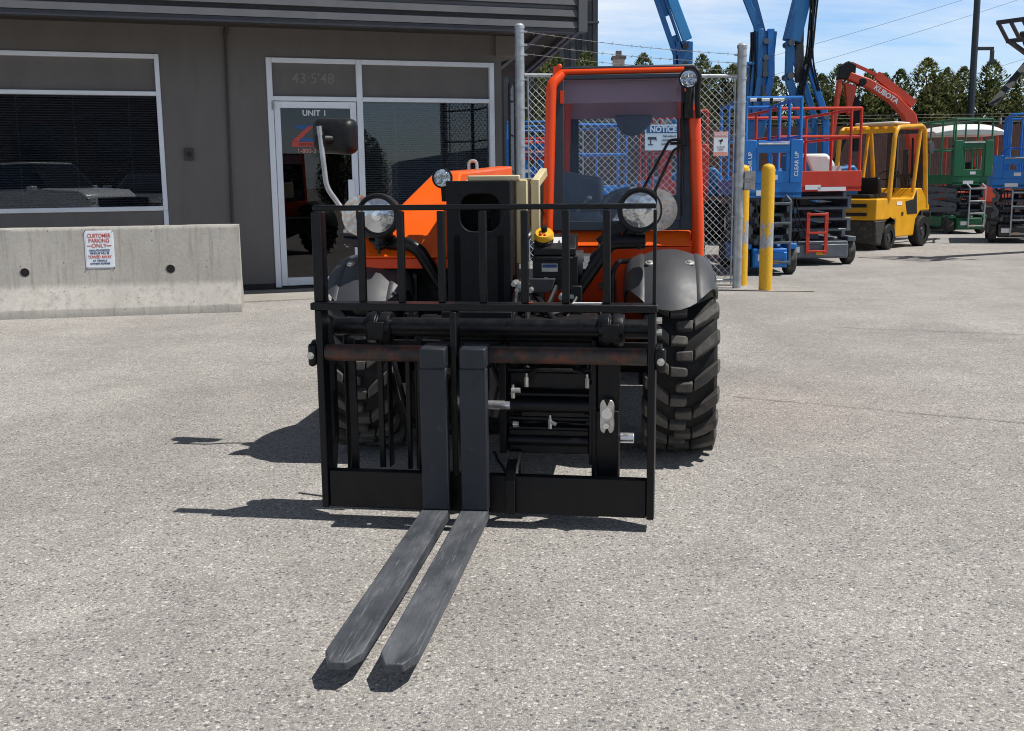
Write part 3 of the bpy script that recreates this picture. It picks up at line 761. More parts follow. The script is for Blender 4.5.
# cab
cab = MB()
cab.box(.10, .84, .38, 1.5, .42, .90)                                             # lower body behind the apron
cab.prism([(.335, .45), (.30, .905), (.42, .905), (.42, .45)], 'x', .075, .815)     # front apron
cb = cab.build('cab', 'orange_post', th, bevel=.006)
MB().box(.06, .86, .30, 1.52, .385, .416).box(.43, .86, -.0+.60, 1.5, .36, .384).build('bounce_shield', 'black_dirty', cb)  # unseen black plates added to keep orange bounce off the shaded ground
MB().prism([(.292, .908), (.345, .978), (.44, .978), (.44, .908)], 'x', .135, .775).build('cowl', 'orange', cb, bevel=.006)
posts = MB()
posts.tube(curve([(.092, .31, .86), (.095, .31, 1.0), (.113, .345, 1.670), (.160, .385, 1.715)], .03, 5), .0255, 14)
posts.tube(curve([(.812, .31, .62), (.807, .31, 1.0), (.783, .335, 1.535)], .05), .029, 14)
posts.tube([(.15, .39, 1.727), (.735, .39, 1.727)], .014, 10)
posts.bar((.775, .345, 1.53), (.735, .39, 1.715), .03, .03)
posts.bar((.10, 1.46, .9), (.12, 1.46, 1.74), .05, .05).bar((.80, 1.46, .9), (.77, 1.46, 1.74), .05, .05)
posts.bar((.098, .36, .95), (.10, 1.46, .95), .04, .05).bar((.803, .36, .95), (.80, 1.46, .95), .04, .05)
posts.box(.155, .172, .345, .365, 1.58, 1.64).box(.12, .15, .37, .40, 1.72, 1.755).ball((.15, .385, 1.755), .012, 8, 6)
posts.build('cab_post', 'orange_post', cb)
rf = MB().box(.10, .785, .40, 1.5, 1.736, 1.754).build('cab_roof', 'cab_dark', cb, bevel=.008)
MB().box(.13, .75, .43, 1.48, 1.700, 1.734).build('roof_lining', 'liner', cb)
MB().box(.155, .73, .452, .475, 1.585, 1.690).build('sun_blind', 'liner', cb, bevel=.005)
# windscreen frame and glass (plane leaning back a little)
wy = lambda z: .305+(z-.985)*.085
def wbox(mb, x0, x1, z0, z1, t=.025, off=0.):
    return mb.add([(x0, wy(z0)+off, z0), (x1, wy(z0)+off, z0), (x1, wy(z0)+t+off, z0), (x0, wy(z0)+t+off, z0), (x0, wy(z1)+off, z1), (x1, wy(z1)+off, z1), (x1, wy(z1)+t+off, z1), (x0, wy(z1)+t+off, z1)],
                  [(0, 3, 2, 1), (4, 5, 6, 7), (0, 1, 5, 4), (1, 2, 6, 5), (2, 3, 7, 6), (3, 0, 4, 7)])
fr = MB(); wbox(fr, .118, .172, .982, 1.712); wbox(fr, .722, .785, .982, 1.712); wbox(fr, .172, .722, 1.690, 1.712); wbox(fr, .172, .722, .982, 1.028)
fro = fr.build('windscreen_frame', 'cab_dark', cb, bevel=.004)
gl = MB(); wbox(gl, .172, .722, 1.028, 1.690, .006, .010); gl.build('windscreen', 'cab_glass', cb, smooth=False)
# side and rear walls with windows
sd = MB()
sd.box(.105, .118, .42, .50, .95, 1.72).box(.795, .805, .42, .47, .95, 1.72)
MB().box(.12, .79, 1.455, 1.475, 1.567, 1.70).build('rear_header', 'liner', cb)
sd.box(.12, .185, 1.455, 1.475, .95, 1.567).box(.745, .79, 1.455, 1.475, .95, 1.567).box(.12, .79, 1.455, 1.475, .42, 1.13)
sd.build('cab_frame', 'cab_dark', cb)
MB().box(.185, .745, 1.462, 1.467, 1.13, 1.567).build('rear_window', 'cab_glass', cb, smooth=False)
MB().box(.108, .112, .50, 1.44, .97, 1.72).build('side_window', 'cab_glass', cb, smooth=False)
MB().box(.798, .802, .47, 1.44, .97, 1.72).build('side_window', 'cab_glass', cb, smooth=False)
# inside: seat, wheel, console
st = MB().box(.30, .66, .95, 1.10, .62, .80)
st.prism([(1.12, .78), (1.24, .78), (1.33, 1.14), (1.26, 1.14)], 'x', .31, .65)
st.build('seat', 'interior', cb, bevel=.03, seg=3)
hd = MB().prism([(.385, 1.58), (.61, 1.58), (.595, 1.525), (.54, 1.475), (.49, 1.462), (.45, 1.472), (.41, 1.515)], 'y', 1.38, 1.43).build('rear_wiper_cover', 'interior', cb, bevel=.01)
co = MB().prism([(.135, .98), (.335, .98), (.335, 1.235), (.20, 1.255), (.135, 1.27)], 'y', .78, 1.25).box(.135, .33, .48, .78, .98, 1.06)
co.build('console', 'interior', cb, bevel=.015)
MB().bar((.215, .74, 1.06), (.27, .72, 1.125), .014, .014).ball((.275, .72, 1.13), .016, 10, 8).build('joystick', 'zinc', cb)
sw = MB(); cpt = Vector((.50, .66, 1.085)); nn = Vector((0, -.55, .83)); uu = Vector((1, 0, 0)); vv = nn.cross(uu)
sw.tube([cpt+uu*.155*math.cos(2*math.pi*k/32)+vv*.155*math.sin(2*math.pi*k/32) for k in range(33)], .015, 8)
for a in (0, 120, 240): sw.bar(cpt-nn*.02, cpt+uu*.15*math.cos(R(a))+vv*.15*math.sin(R(a)), .03, .012)
sw.cyl(cpt-nn*.05, cpt+nn*.012, .04, 16).cyl(cpt-nn*.05, (.50, .50, .80), .04, 12)
sw.build('steering_wheel', 'interior', cb)
MB().box(.30, .70, .40, .56, .93, 1.03).build('dashboard', 'interior', cb, bevel=.03, seg=3)
# wiper: upright rail by the right post, two thin arms
wp = MB()
wp.tube([(.735, wy(1.05)-.016, 1.05), (.728, wy(1.3)-.018, 1.30), (.728, wy(1.57)-.018, 1.57)], .007, 8)
wp.tube([(.732, wy(1.36)-.03, 1.375), (.728, wy(1.5)-.02, 1.50)], .011, 8)
for pts in ([(.735, .31, 1.405), (.668, .305, 1.40), (.652, .30, 1.37), (.505, .265, 1.10)], [(.735, .305, 1.375), (.688, .295, 1.355), (.585, .27, 1.13)], [(.672, .304, 1.385), (.735, .31, 1.388)]):
    wp.tube(curve(pts, .015, 3), .0075, 6)
wp.build('wiper', 'black_plastic', cb)
lp = MB().tube(curve([(.800, .30, 1.50), (.79, .27, 1.60), (.800, .25, 1.69), (.775, .26, 1.725), (.757, .28, 1.67), (.745, .30, 1.50)], .05, 6), .013, 10)
lp.box(.735, .775, .30, .37, 1.50, 1.62)
lp.build('grab_loop', 'black_plastic', cb)

def work_lamp(x, y, z, parent):
    h = MB().lathe([(.0, .045), (.030, .045), (.043, .02), (.045, -.004), (.040, -.006), (.038, 0), (.0, .004)], (x, y, z), 'y', 26).bar((x, y+.02, z-.03), (x, y+.04, z-.10), .02, .012).build('work_lamp', 'black_plastic', parent)
    MB().lathe([(.0, -.004), (.037, -.004), (.038, .002)], (x, y, z), 'y', 26).build('lamp_lens', 'led', h)
    d = MB()
    for a in range(4):
        d.lathe([(.0, -.009), (.010, -.008), (.013, -.004)], (x+.019*math.cos(R(45+90*a)), y, z+.019*math.sin(R(45+90*a))), 'y', 12)
    d.build('lamp_reflector', 'led', h)
work_lamp(-.320, -.22, 1.237, th); work_lamp(.748, .20, 1.668, cb)

for x_, z_ in ((.435, .925), (.61, .925), (.70, .88), (.25, .88)):
    MB().cyl((x_, .292, z_), (x_, .312, z_), .008, 10).build('cab_bolt', 'black_plastic', cb)
MB().box(.34, .365, .31, .322, .70, .735).build('apron_tab', 'lift_grey', cb, bevel=.003)
MB().box(.42, .424, .312, .325, .46, .90).build('apron_seam', 'black_matte', cb)
for k, pts in enumerate(([(.25, -.1, .80), (.33, .15, .86), (.36, .26, .96), (.40, .28, 1.03)], [(.05, -.25, .70), (.10, -.45, .62), (.16, -.40, .72), (.18, -.30, .78)], [(.28, -.28, .78), (.26, -.40, .70), (.16, -.46, .66), (.08, -.42, .72)], [(-.02, -.05, .90), (.04, -.02, .98), (.06, .2, 1.05), (.06, .5, 1.1)], [(-.30, -.2, .70), (-.36, -.35, .58), (-.30, -.6, .50), (-.2, -.85, .48)], [(.34, -.2, .62), (.40, -.4, .56), (.36, -.7, .50), (.30, -.98, .52)])):
    MB().tube(curve(pts, .1, 6), .009+.003*(k % 2), 8).build('hydraulic_hose', 'black_plastic', th)
for k, (x_, y_, z_) in enumerate(((.03, -.20, .72), (.06, -.24, .69), (.10, -.28, .70), (.21, -.30, .72), (.25, -.30, .735), (-.20, -.62, .60), (.15, -.62, .58))):
    MB().cyl((x_, y_, z_), (x_, y_-.05, z_), .013, 6).cyl((x_, y_-.05, z_), (x_, y_-.065, z_), .009, 10).build('hose_fitting', 'chrome', th)

# headlights on their bent arms
def headlight(x, z, s, y=-.30):
    h = MB().lathe([(.0, .17), (.05, .165), (.083, .12), (.094, .05), (.096, .0), (.093, -.012), (.085, -.014), (.082, -.004), (.0, .012)], (x, y, z), 'y', 40).build('headlight', 'black_plastic', th)
    MB().lathe([(.0, -.014), (.05, -.010), (.0825, .001)], (x, y, z), 'y', 36).build('headlight_lens', 'lens', h)
    MB().lathe([(.024, -.0165), (.022, -.020), (.0, -.022)], (x, y, z), 'y', 20).build('bulb_cap', 'chrome', h)
    # side lamp that wraps round the outside
    rings = []
    for i in range(13):
        t = i/12; yy = y-.012+t*.13
        rr = .088*math.sqrt(max(0, 1-(t*1.02-.1)**2)) if t > .1 else .088
        rings.append([(x+s*(.070+.085*math.cos(math.pi*(k/14-.5))*(rr/.088)), yy, z+rr*math.sin(math.pi*(k/14-.5))) for k in range(15)])
    MB().loft(rings).build('indicator', 'indicator', h)
    MB().cyl((x, y+.03, z-.13), (x, y+.03, z-.085), .022, 12).ball((x, y+.03, z-.135), .028, 10, 8, (1, 1, .6)).cyl((x, y+.005, z-.165), (x, y+.005, z-.12), .007, 8).build('lamp_mount', 'black_plastic', h)
headlight(-.592, 1.080, -1); headlight(.532, 1.094, 1)
ar = MB()
ar.tube(curve([(.235, -.26, .71), (.405, -.28, .955), (.44, -.28, .962), (.555, -.28, .962)], .06), .031, 12)
ar.tube(curve([(.265, -.27, .74), (.43, -.29, .985), (.55, -.29, .975)], .05), .010, 8)
ar.tube(curve([(-.27, -.20, .66), (-.42, -.27, .93), (-.47, -.26, .958), (-.60, -.20, .952), (-.785, -.08, .965)], .07), .029, 12)
ar.bar((.36, -.22, .95), (.50, -.24, 1.06), .02, .05).bar((.47, -.22, .97), (.53, -.24, 1.05), .02, .04)
ar.bar((-.55, -.24, .985), (-.80, -.08, .992), .06, .012)
split_build(ar, 'lamp_arm', 'black', th)
# mirror on a bright rod
mr = MB().tube(curve([(-.784, -.08, .932), (-.788, -.08, 1.073), (-.83, -.09, 1.142), (-.864, -.12, 1.20), (-.888, -.12, 1.471)], .05), .0115, 10).build('mirror_rod', 'galv', th)
mh = MB()
prof = [(.0, .045), (.06, .040), (.085, .022), (.093, .0), (.090, -.022), (.0, -.024)]
rings = []
def rr_ring(hx, hz, rad, y, cx, cz):
    out = []
    for (sx, sz, a0) in ((1, 1, 0), (-1, 1, 90), (-1, -1, 180), (1, -1, 270)):
        for k in range(6):
            a = R(a0+18*k); out.append((cx+sx*(hx-rad)+rad*math.cos(a), y, cz+sz*(hz-rad)+rad*math.sin(a)))
    return out
for hx, hz, y in ((.050, .030, -.062), (.080, .054, -.054), (.096, .069, -.033), (.100, .073, .0), (.098, .071, .022)):
    rings.append(rr_ring(hx, hz, min(hx, hz)*.45, y, 0, 0))
mho = MB().loft(rings).build('mirror_head', 'black_plastic', mr); mho.location = (-.838, -.025, 1.430); mho.scale = (1, 1, 1.09); mho.rotation_euler = (R(4), R(3), R(-8))
MB().cyl((-.878, -.11, 1.413), (-.826, -.06, 1.413), .020, 12).box(-.905, -.862, -.125, -.08, 1.393, 1.433).build('mirror_clamp', 'black_plastic', mr)
MB().cyl((-.785, -.08, .992), (-.785, -.08, 1.012), .020, 6).cyl((-.784, -.08, .942), (-.784, -.08, .960), .020, 6).build('clamp_nut', 'zinc', mr)

# ---------------- fork carriage with backrest (a part that lifts with the boom)
G = -1.20
cf = MB()
cf.box(-.632, .592, G-.035, G+.045, .776, .802)                                     # shelf
for x0, x1 in ((-.622, -.596), (.560, .586)):                                       # side plates
    cf.prism([(G-.02, .045), (G+.06, .045), (G+.13, .30), (G+.13, .62), (G+.05, .775), (G-.02, .775)], 'x', x0, x1)
cf.box(-.595, .559, G-.012, G+.03, .048, .186)                                      # bottom beam
cf.box(-.124, -.101, G-.045, G+.02, .187, .775)                                     # middle upright
cfo = cf.build('fork_carriage', 'black', th, bevel=.004)
bk = MB()
bk.box(-.618, .584, G-.011, G+.011, 1.124, 1.143)
bk.build('backrest_rail', 'black', cfo, bevel=.005)
for i, x in enumerate((-.606, -.445, -.302, -.157, -.010, .136, .278, .418, .580)):
    hw = .018 if i == 0 else (.006 if i == 8 else .0125)
    b = MB().box(x-hw, x+hw, G-.012, G+(.045 if i in (0,) else .012), .803, 1.121); b.build('backrest_bar', 'black', cfo, bevel=.003)
MB().cyl((-.594, G+.015, .618), (.558, G+.015, .618), .030, 22).build('fork_shaft', 'rust_pin', cfo)
for x, s in ((-.622, -1), (.586, 1)):
    c_ = MB().cyl((x, G+.015, .618), (x+s*.022, G+.015, .618), .046, 22).build('shaft_collar', 'black', cfo, bevel=.003)
ear = MB().box(.588, .622, G-.03, G+.0, .570, .655).box(-.652, -.624, G-.03, G+.0, .570, .655)
split_build(ear, 'shaft_ear', 'black', cfo, bevel=.012)
bo = MB()
for x, z in ((-.638, .612), (.605, .608)):
    bo.cyl((x, G-.035, z), (x, G-.030, z), .013, 16).cyl((x, G-.043, z), (x, G-.035, z), .009, 6)
for z in (.775, .735): bo.cyl((.588, G+.01, z-.03), (.606, G+.01, z-.03), .012, 6)
split_build(bo, 'bolt', 'zinc', cfo)
# upper roll tube with stops
yt = -1.05
MB().cyl((-.60, yt, .695), (.57, yt, .695), .035, 24).build('roll_tube', 'black', cfo)
for x in (-.43, .425):
    MB().lathe([(.036, -.045), (.056, -.045), (.060, -.03), (.060, -.006), (.050, -.004), (.050, .004), (.060, .006), (.060, .03), (.056, .045), (.036, .045)], (x, yt, .692), 'x', 10).box(x-.03, x+.03, yt-.075, yt-.04, .655, .72).build('tube_stop', 'black', cfo, bevel=.003)
MB().box(-.58, .56, yt+.03, yt+.06, .60, .64).box(-.2, .56, yt+.10, yt+.13, .55, .585).cyl((-.2, yt+.05, .655), (.40, yt+.05, .655), .02, 12).build('cross_bar', 'black_dirty', cfo)
# left side uprights seen between the bars
up = MB()
for x, w_, y0, y1, z0, z1 in ((-.575, .010, -1.04, -1.0, .10, .70), (-.530, .030, -1.10, -1.085, .12, .66), (-.435, .022, -1.06, -1.045, .16, .76), (-.408, .008, -1.05, -1.0, .16, .74), (-.345, .018, -1.0, -.985, .14, .74), (-.315, .008, -1.0, -.96, .14, .74), (-.285, .02, -1.06, -1.04, .14, .72)):
    up.box(x-w_/2, x+w_/2, y0, y1, z0, z1)
split_build(up, 'carriage_upright', 'black', cfo, bevel=.003)
# right hand slide plate with shackle, cylinder, lower box, hooks
rp = MB().box(.372, .455, yt-.005, yt+.02, .13, .62).box(.355, .372, yt-.03, yt+.06, .13, .66).box(.368, .452, yt-.018, yt-.006, .13, .40)
rp.build('slide_plate', 'black', cfo, bevel=.004)
sh = []
for k in range(24):
    a = 2*math.pi*k/24; ca, sa = math.cos(a), math.sin(a)
    sgn = lambda q: (q > 0)-(q < 0)
    sh.append((.412+.031*sgn(ca)*abs(ca)**.55*(.80+.20*abs(sa)), .383+.062*sgn(sa)*abs(sa)**.7))
sko = MB().prism(sh, 'y', yt-.040, yt-.030).build('shackle_plate', 'zinc', cfo, bevel=.002)
MB().cyl((.412, yt-.05, .395), (.412, yt-.04, .395), .019, 16).cyl((.410, yt-.055, .352), (.410, yt-.04, .352), .011, 6).build('shackle_bolt', 'chrome', sko)
MB().prism([(.400, .448), (.412, .420), (.424, .448)], 'y', yt-.0415, yt-.0402).prism([(.400, .318), (.412, .345), (.424, .318)], 'y', yt-.0415, yt-.0402).build('shackle_notch', 'black_matte', sko)
cy = MB().cyl((.045, yt, .411), (.372, yt, .411), .030, 22).cyl((.045, yt, .411), (.065, yt, .411), .036, 22).box(.10, .33, yt-.02, yt+.02, .375, .39)
cyo = cy.build('side_shift_cylinder', 'black', cfo)
MB().cyl((-.06, yt-.038, .417), (.060, yt-.038, .417), .0165, 16).build('cylinder_rod', 'chrome', cyo)
MB().box(.018, .045, yt-.035, yt+.05, .235, .64).build('cylinder_bracket', 'black', cfo, bevel=.003); MB().box(.345, .358, yt-.03, yt+.05, .20, .50).build('cylinder_bracket', 'black', cfo, bevel=.003)
lb = MB().box(.05, .345, yt-.02, yt+.10, .235, .325).cyl((.05, yt-.02, .285), (.345, yt-.02, .285), .020, 14).box(.05, .345, yt-.03, yt+.02, .325, .338).box(.05, .345, yt+.02, yt+.10, .47, .53)
lb.box(.06, .34, yt+.14, yt+.2, .40, .60)
lb.build('lower_guide', 'black', cfo, bevel=.004)
MB().cyl((.455, yt+.03, .291), (.505, yt+.03, .291), .019, 18).build('guide_pin', 'chrome', cfo, bevel=.002)
MB().tube(curve([(.082, -1.02, .235), (.082, -1.04, .15), (.085, -1.10, .11), (.088, -1.16, .19)], .02), .012, 8).prism([(-1.235, .05), (-1.16, .05), (-1.15, .20), (-1.06, .235), (-1.08, .25), (-1.19, .225), (-1.235, .17)], 'x', .062, .098).build('stop_hook', 'black', cfo, bevel=.003)
MB().tube(curve([(-.02, -1.0, .22), (.0, -1.02, .19), (.03, -1.06, .17), (.05, -1.08, .12)], .03), .006, 8).build('loose_hose', 'black_plastic', cfo)
fz = MB()
for x, z in ((.12, .505), (.34, .505), (.07, .462), (.205, .352)):
    fz.cyl((x, yt-.03, z-.02), (x, yt-.03, z+.015), .008, 6).cyl((x, yt-.03, z+.015), (x, yt-.03, z+.03), .005, 8)
fz.cyl((.065, yt-.035, .472), (.098, yt-.035, .472), .010, 10).cyl((.07, yt-.035, .347), (.09, yt-.035, .347), .012, 6).cyl((.20, yt-.03, .36), (.228, yt-.03, .348), .008, 6)
split_build(fz, 'cylinder_fitting', 'zinc', cfo)
MB().box(.30, .40, G-.02, G+.03, .8025, .8035).build('load_sticker', 'white', cfo)
MB().box(.308, .392, G-.014, G-.004, .8037, .8042).build('sticker_line', 'ink', cfo)
MB().box(.13, .16, G-.005, G+.03, .803, .8035).build('marker_patch', 'red', cfo)

yw = R(-3.0); pv = Vector((-.015, -1.2, 0)); rz_ = Matrix.Rotation(yw, 3, 'Z'); cfo.rotation_euler = (0, 0, yw); cfo.location = pv-rz_ @ pv

# plumbing across the carriage
for k, pts in enumerate(([(.05, -1.0, .60), (.12, -1.02, .56), (.26, -1.0, .57), (.34, -1.02, .52)], [(.06, -1.03, .36), (.12, -1.06, .345), (.2, -1.05, .36), (.33, -1.03, .35)], [(-.02, -1.0, .56), (.01, -1.04, .50), (.03, -1.03, .44), (.09, -1.06, .47)], [(.12, -1.06, .53), (.16, -1.09, .55), (.30, -1.09, .55), (.34, -1.06, .53)], [(-.28, -.95, .58), (-.25, -1.0, .40), (-.22, -1.0, .22)], [(-.46, -.9, .70), (-.40, -.95, .5), (-.36, -.92, .3), (-.25, -.9, .26)])):
    MB().tube(curve(pts, .05, 5), .0065+.002*(k % 3), 8).build('hydraulic_hose', 'black_plastic', cfo)
for z_, r_ in ((.585, .012), (.545, .008), (.455, .008), (.365, .010)):
    MB().cyl((.05, yt-.012, z_), (.345, yt-.012, z_), r_, 12).build('guide_rod', 'black', cfo)

# forks
def fork(x0, x1):
    xm = (x0+x1)/2; h = (x1-x0)/2; yf = -1.290
    L = 1.235
    sk = MB()
    sk.box(x0, x1, yf, yf+.038, .0775, .585)
    sk.box(x0+.002, x1-.002, yf-.004, yf+.125, .583, .655)
    so = sk.build('fork', 'shank', th, bevel=.006)
    bl = MB(); z1 = .076
    secs = []
    for t, hw, zt, zb in ((0, h, z1, .034), (.55, h, z1, .036), (.952, h, z1, .050), (1., h*.46, z1-.001, .052)):
        y = yf+.036-t*(L+.036)
        xs_ = xm-.004-.014*t; secs.append([(xs_-hw, y, zb), (xs_+hw, y, zb), (xs_+hw, y, zt), (xs_-hw, y, zt)])
    bl.loft(secs); bl.build('fork_blade', 'fork', so, bevel=.004)
    return so
fork(-.228, -.132); fork(-.088, .008)
# ------------------------------------------------------------------ chain link fence
def mesh_panel(A, B, z0, z1, r=.0027, pitch=.076):
    A = Vector(A); B = Vector(B); L = (B-A).length; d = (B-A)/L; nrm = Vector((-d.y, d.x, 0)); mb = MB(); H_ = z1-z0
    for s in (1, -1):
        c = -H_ if s > 0 else 0
        while c < (L if s > 0 else L+H_):
            # line x = c + s*(z)
            t0, t1 = 0, H_
            if s > 0: t0 = max(0, -c); t1 = min(H_, L-c)
            else: t0 = max(0, c-L); t1 = min(H_, c)
            if t1-t0 > .02:
                p = A+d*(c+s*t0)+nrm*(.002*s)+Vector((0, 0, z0+t0)); q = A+d*(c+s*t1)+nrm*(.002*s)+Vector((0, 0, z0+t1))
                mb.tube([p, q], r, 4)
            c += pitch
    return mb
P1 = Vector((.12, 12.12, 0)); P2 = Vector((2.55, 12.29, 0))
fn = thing('chain_link_fence', 'galvanised chain-link fence with barbed wire between two tall steel posts', 'fence', P1)
D = P2-P1; Lf = D.length; d_ = D/Lf
def post(name, x, y, h, r, parent):
    return MB().lathe([(r, 0), (r, h-.04), (r*1.12, h-.04), (r*1.12, h-.01), (r*.7, h+.012), (.0, h+.02)], (x, y, 0), 'z', 20).build(name, 'galv', parent)
post('post', 0, 0, 2.87, .050, fn); post('post', D.x, D.y, 2.66, .050, fn)
MB().cyl(d_*.05+Vector((0, 0, 2.345)), d_*(Lf-.05)+Vector((0, 0, 2.325)), .021, 12).cyl(d_*.05+Vector((0, 0, .09)), d_*(Lf-.05)+Vector((0, 0, .09)), .016, 10).build('rail', 'galv', fn)
mesh_panel(d_*.09, d_*(Lf-.07), .06, 2.33).build('wire_mesh', 'wire', fn, smooth=False)
MB().bar(d_*.09+Vector((0, 0, .05)), d_*.09+Vector((0, 0, 2.35)), .014, .014).bar(d_*(Lf-.07)+Vector((0, 0, .05)), d_*(Lf-.07)+Vector((0, 0, 2.34)), .014, .014).build('tension_bar', 'galv', fn)
bands = MB()
for px_, hs in ((Vector((0, 0, 0)), (.4, .8, 1.2, 1.6, 2.0, 2.3, 2.56, 2.66, 2.80)), (D, (.35, .8, 1.25, 1.7, 2.05, 2.3, 2.45, 2.55))):
    for h_ in hs: bands.cyl(px_+Vector((0, 0, h_-.012)), px_+Vector((0, 0, h_+.012)), .055, 18).bar(px_+Vector((0, 0, h_)), px_+d_*(.085 if px_.length < .1 else -.085)+Vector((0, 0, h_)), .008, .02)
split_build(bands, 'band', 'galv', fn)
for za, zb in ((2.80, 2.555), (2.675, 2.465), (2.57, 2.385)):
    bw = MB(); n = 22; pts = []
    for i in range(n+1):
        t = i/n; pts.append(d_*(.05+(Lf-.1)*t)+Vector((0, 0, za+(zb-za)*t-.03*math.sin(math.pi*t))))
    bw.tube(pts, .0028, 4)
    for i in range(1, n):
        for k in range(2):
            v_ = Vector((random.uniform(-1, 1), random.uniform(-1, 1), random.uniform(-1, 1))).normalized()*.022
            bw.tube([pts[i]-v_, pts[i]+v_], .0018, 3)
    bw.build('barbed_wire', 'rustwire', fn)
# short return panel to the building corner
fr2 = thing('fence_return', 'short side panel of chain-link fence running back to the office corner', 'fence', P1)
E_ = Vector((-.10, 1.60, 0))
mesh_panel(E_*.04, E_, .06, 2.33).build('wire_mesh', 'wire', fr2, smooth=False)
rl = MB()
for z_ in (.12, .75, 1.32, 1.75, 2.15): rl.tube([E_*.03+Vector((0, 0, z_)), E_*.5+Vector((.01, 0, z_-.02)), E_+Vector((0, 0, z_+.03))], .012, 8)
rl.cyl(E_, E_+Vector((0, 0, 2.4)), .03, 12).cyl(E_*.45, E_*.45+Vector((0, 0, 2.35)), .022, 12)
rl.build('rail', 'dark_grey', fr2)
lt = MB().box(2.60, 2.70, 12.235, 12.25, 1.10, 1.17).box(2.60, 2.70, 12.235, 12.25, 1.22, 1.29).box(2.60, 2.72, 12.251, 12.30, 1.09, 1.30).cyl((2.55, 12.29, 1.12), (2.55, 12.29, 1.28), .057, 18)
lt.build('latch', 'galv', None); lo_ = bpy.data.objects['latch']; lo_.parent = fn; lo_.location = -P1

# signs on the fence
ns = thing('notice_sign', 'white notice sign with blue header band hanging on the chain-link fence behind the cab', 'sign', (1.485, 12.185, 1.535), 4)
MB().box(0, .40, -.004, 0, 0, .275).build('sign_plate', 'sign_white', ns, bevel=.002)
MB().box(.015, .385, -.0055, -.0042, .185, .262).build('header', 'sign_blue', ns, smooth=False)
text('sign_lettering', 'NOTICE', .082, 'sign_white', ns, (.20, -.0065, .223), bold=.003, sx=.98)
for k, s_ in enumerate(('THIS AREA IS', 'UNDER VIDEO', 'SURVEILLANCE')): text('sign_lettering', s_, .026, 'ink', ns, (.27, -.0055, .150-.042*k), bold=.0006)
pic = MB().box(.03, .105, -.0058, -.0042, .115, .145).prism([(.105, .12), (.13, .10), (.125, .15), (.105, .14)], 'y', -.0058, -.0042).box(.055, .07, -.0058, -.0042, .07, .115).box(.035, .09, -.0058, -.0042, .055, .068)
pic.build('camera_drawing', 'dark_grey', ns, smooth=False)
ws = thing('warning_sign', 'small red and white camera warning sign wired to the right end of the fence', 'sign', (2.247, 12.235, 1.466), 4)
MB().box(0, .16, -.004, 0, 0, .262).build('sign_plate', 'sign_white', ws, bevel=.002)
MB().box(.004, .156, -.0055, -.0042, .205, .258).box(.004, .156, -.0055, -.0042, .004, .045).build('sign_band', 'sign_pink', ws, smooth=False)
text('sign_lettering', 'WARNING', .030, 'sign_white', ws, (.08, -.0065, .231), bold=.0006)
for k, s_ in enumerate(('24 HOUR', 'VIDEO')): text('sign_lettering', s_, .022, 'ink', ws, (.08, -.0055, .098-.028*k))
MB().prism([(.055, .17), (.10, .185), (.105, .165), (.085, .150), (.085, .13), (.075, .13), (.075, .152)], 'y', -.0058, -.0042).build('camera_drawing', 'ink', ws, smooth=False)

# bollards
def bollard(label, loc):
    b = MB().lathe([(.072, 0), (.072, 1.315), (.068, 1.34), (.055, 1.362), (.03, 1.376), (0, 1.38)], (0, 0, 0), 'z', 28).build('bollard', 'bollard'); b.location = loc
    tag(b, label, 'bollard', 'yellow pipe bollards by the gate post')
bollard('yellow pipe bollard with grey chipped patches in front of the blue lift', (2.80, 11.98, -.004))
bollard('yellow bollard mostly hidden behind the right fence post', (2.665, 12.62, -.004))
kl = MB()
k1 = strip([(1.7, 11.95), (2.3, 12.02), (2.9, 11.86), (3.3, 11.80)], .03, .012); ko = k1.build('pavement_edge', 'apron', smooth=False); tag(ko, kind='structure')

# ------------------------------------------------------------------ scissor lifts
def small_wheel(parent, x, y, r, w, mat='old_tyre'):
    wo = MB().lathe([(r*.45, -w/2), (r*.9, -w/2), (r, -w*.36), (r, w*.36), (r*.9, w/2), (r*.45, w/2)], (0, 0, 0), 'x', 26).build('wheel', mat, parent)
    wo.location = (x, y, r)
    MB().lathe([(0, -w*.46), (r*.2, -w*.5), (r*.25, -w*.40), (r*.46, -w*.42), (r*.46, w*.42), (r*.25, w*.40), (r*.2, w*.5), (0, w*.46)], (0, 0, 0), 'x', 16).build('rim', 'dark_grey', wo)
    return wo

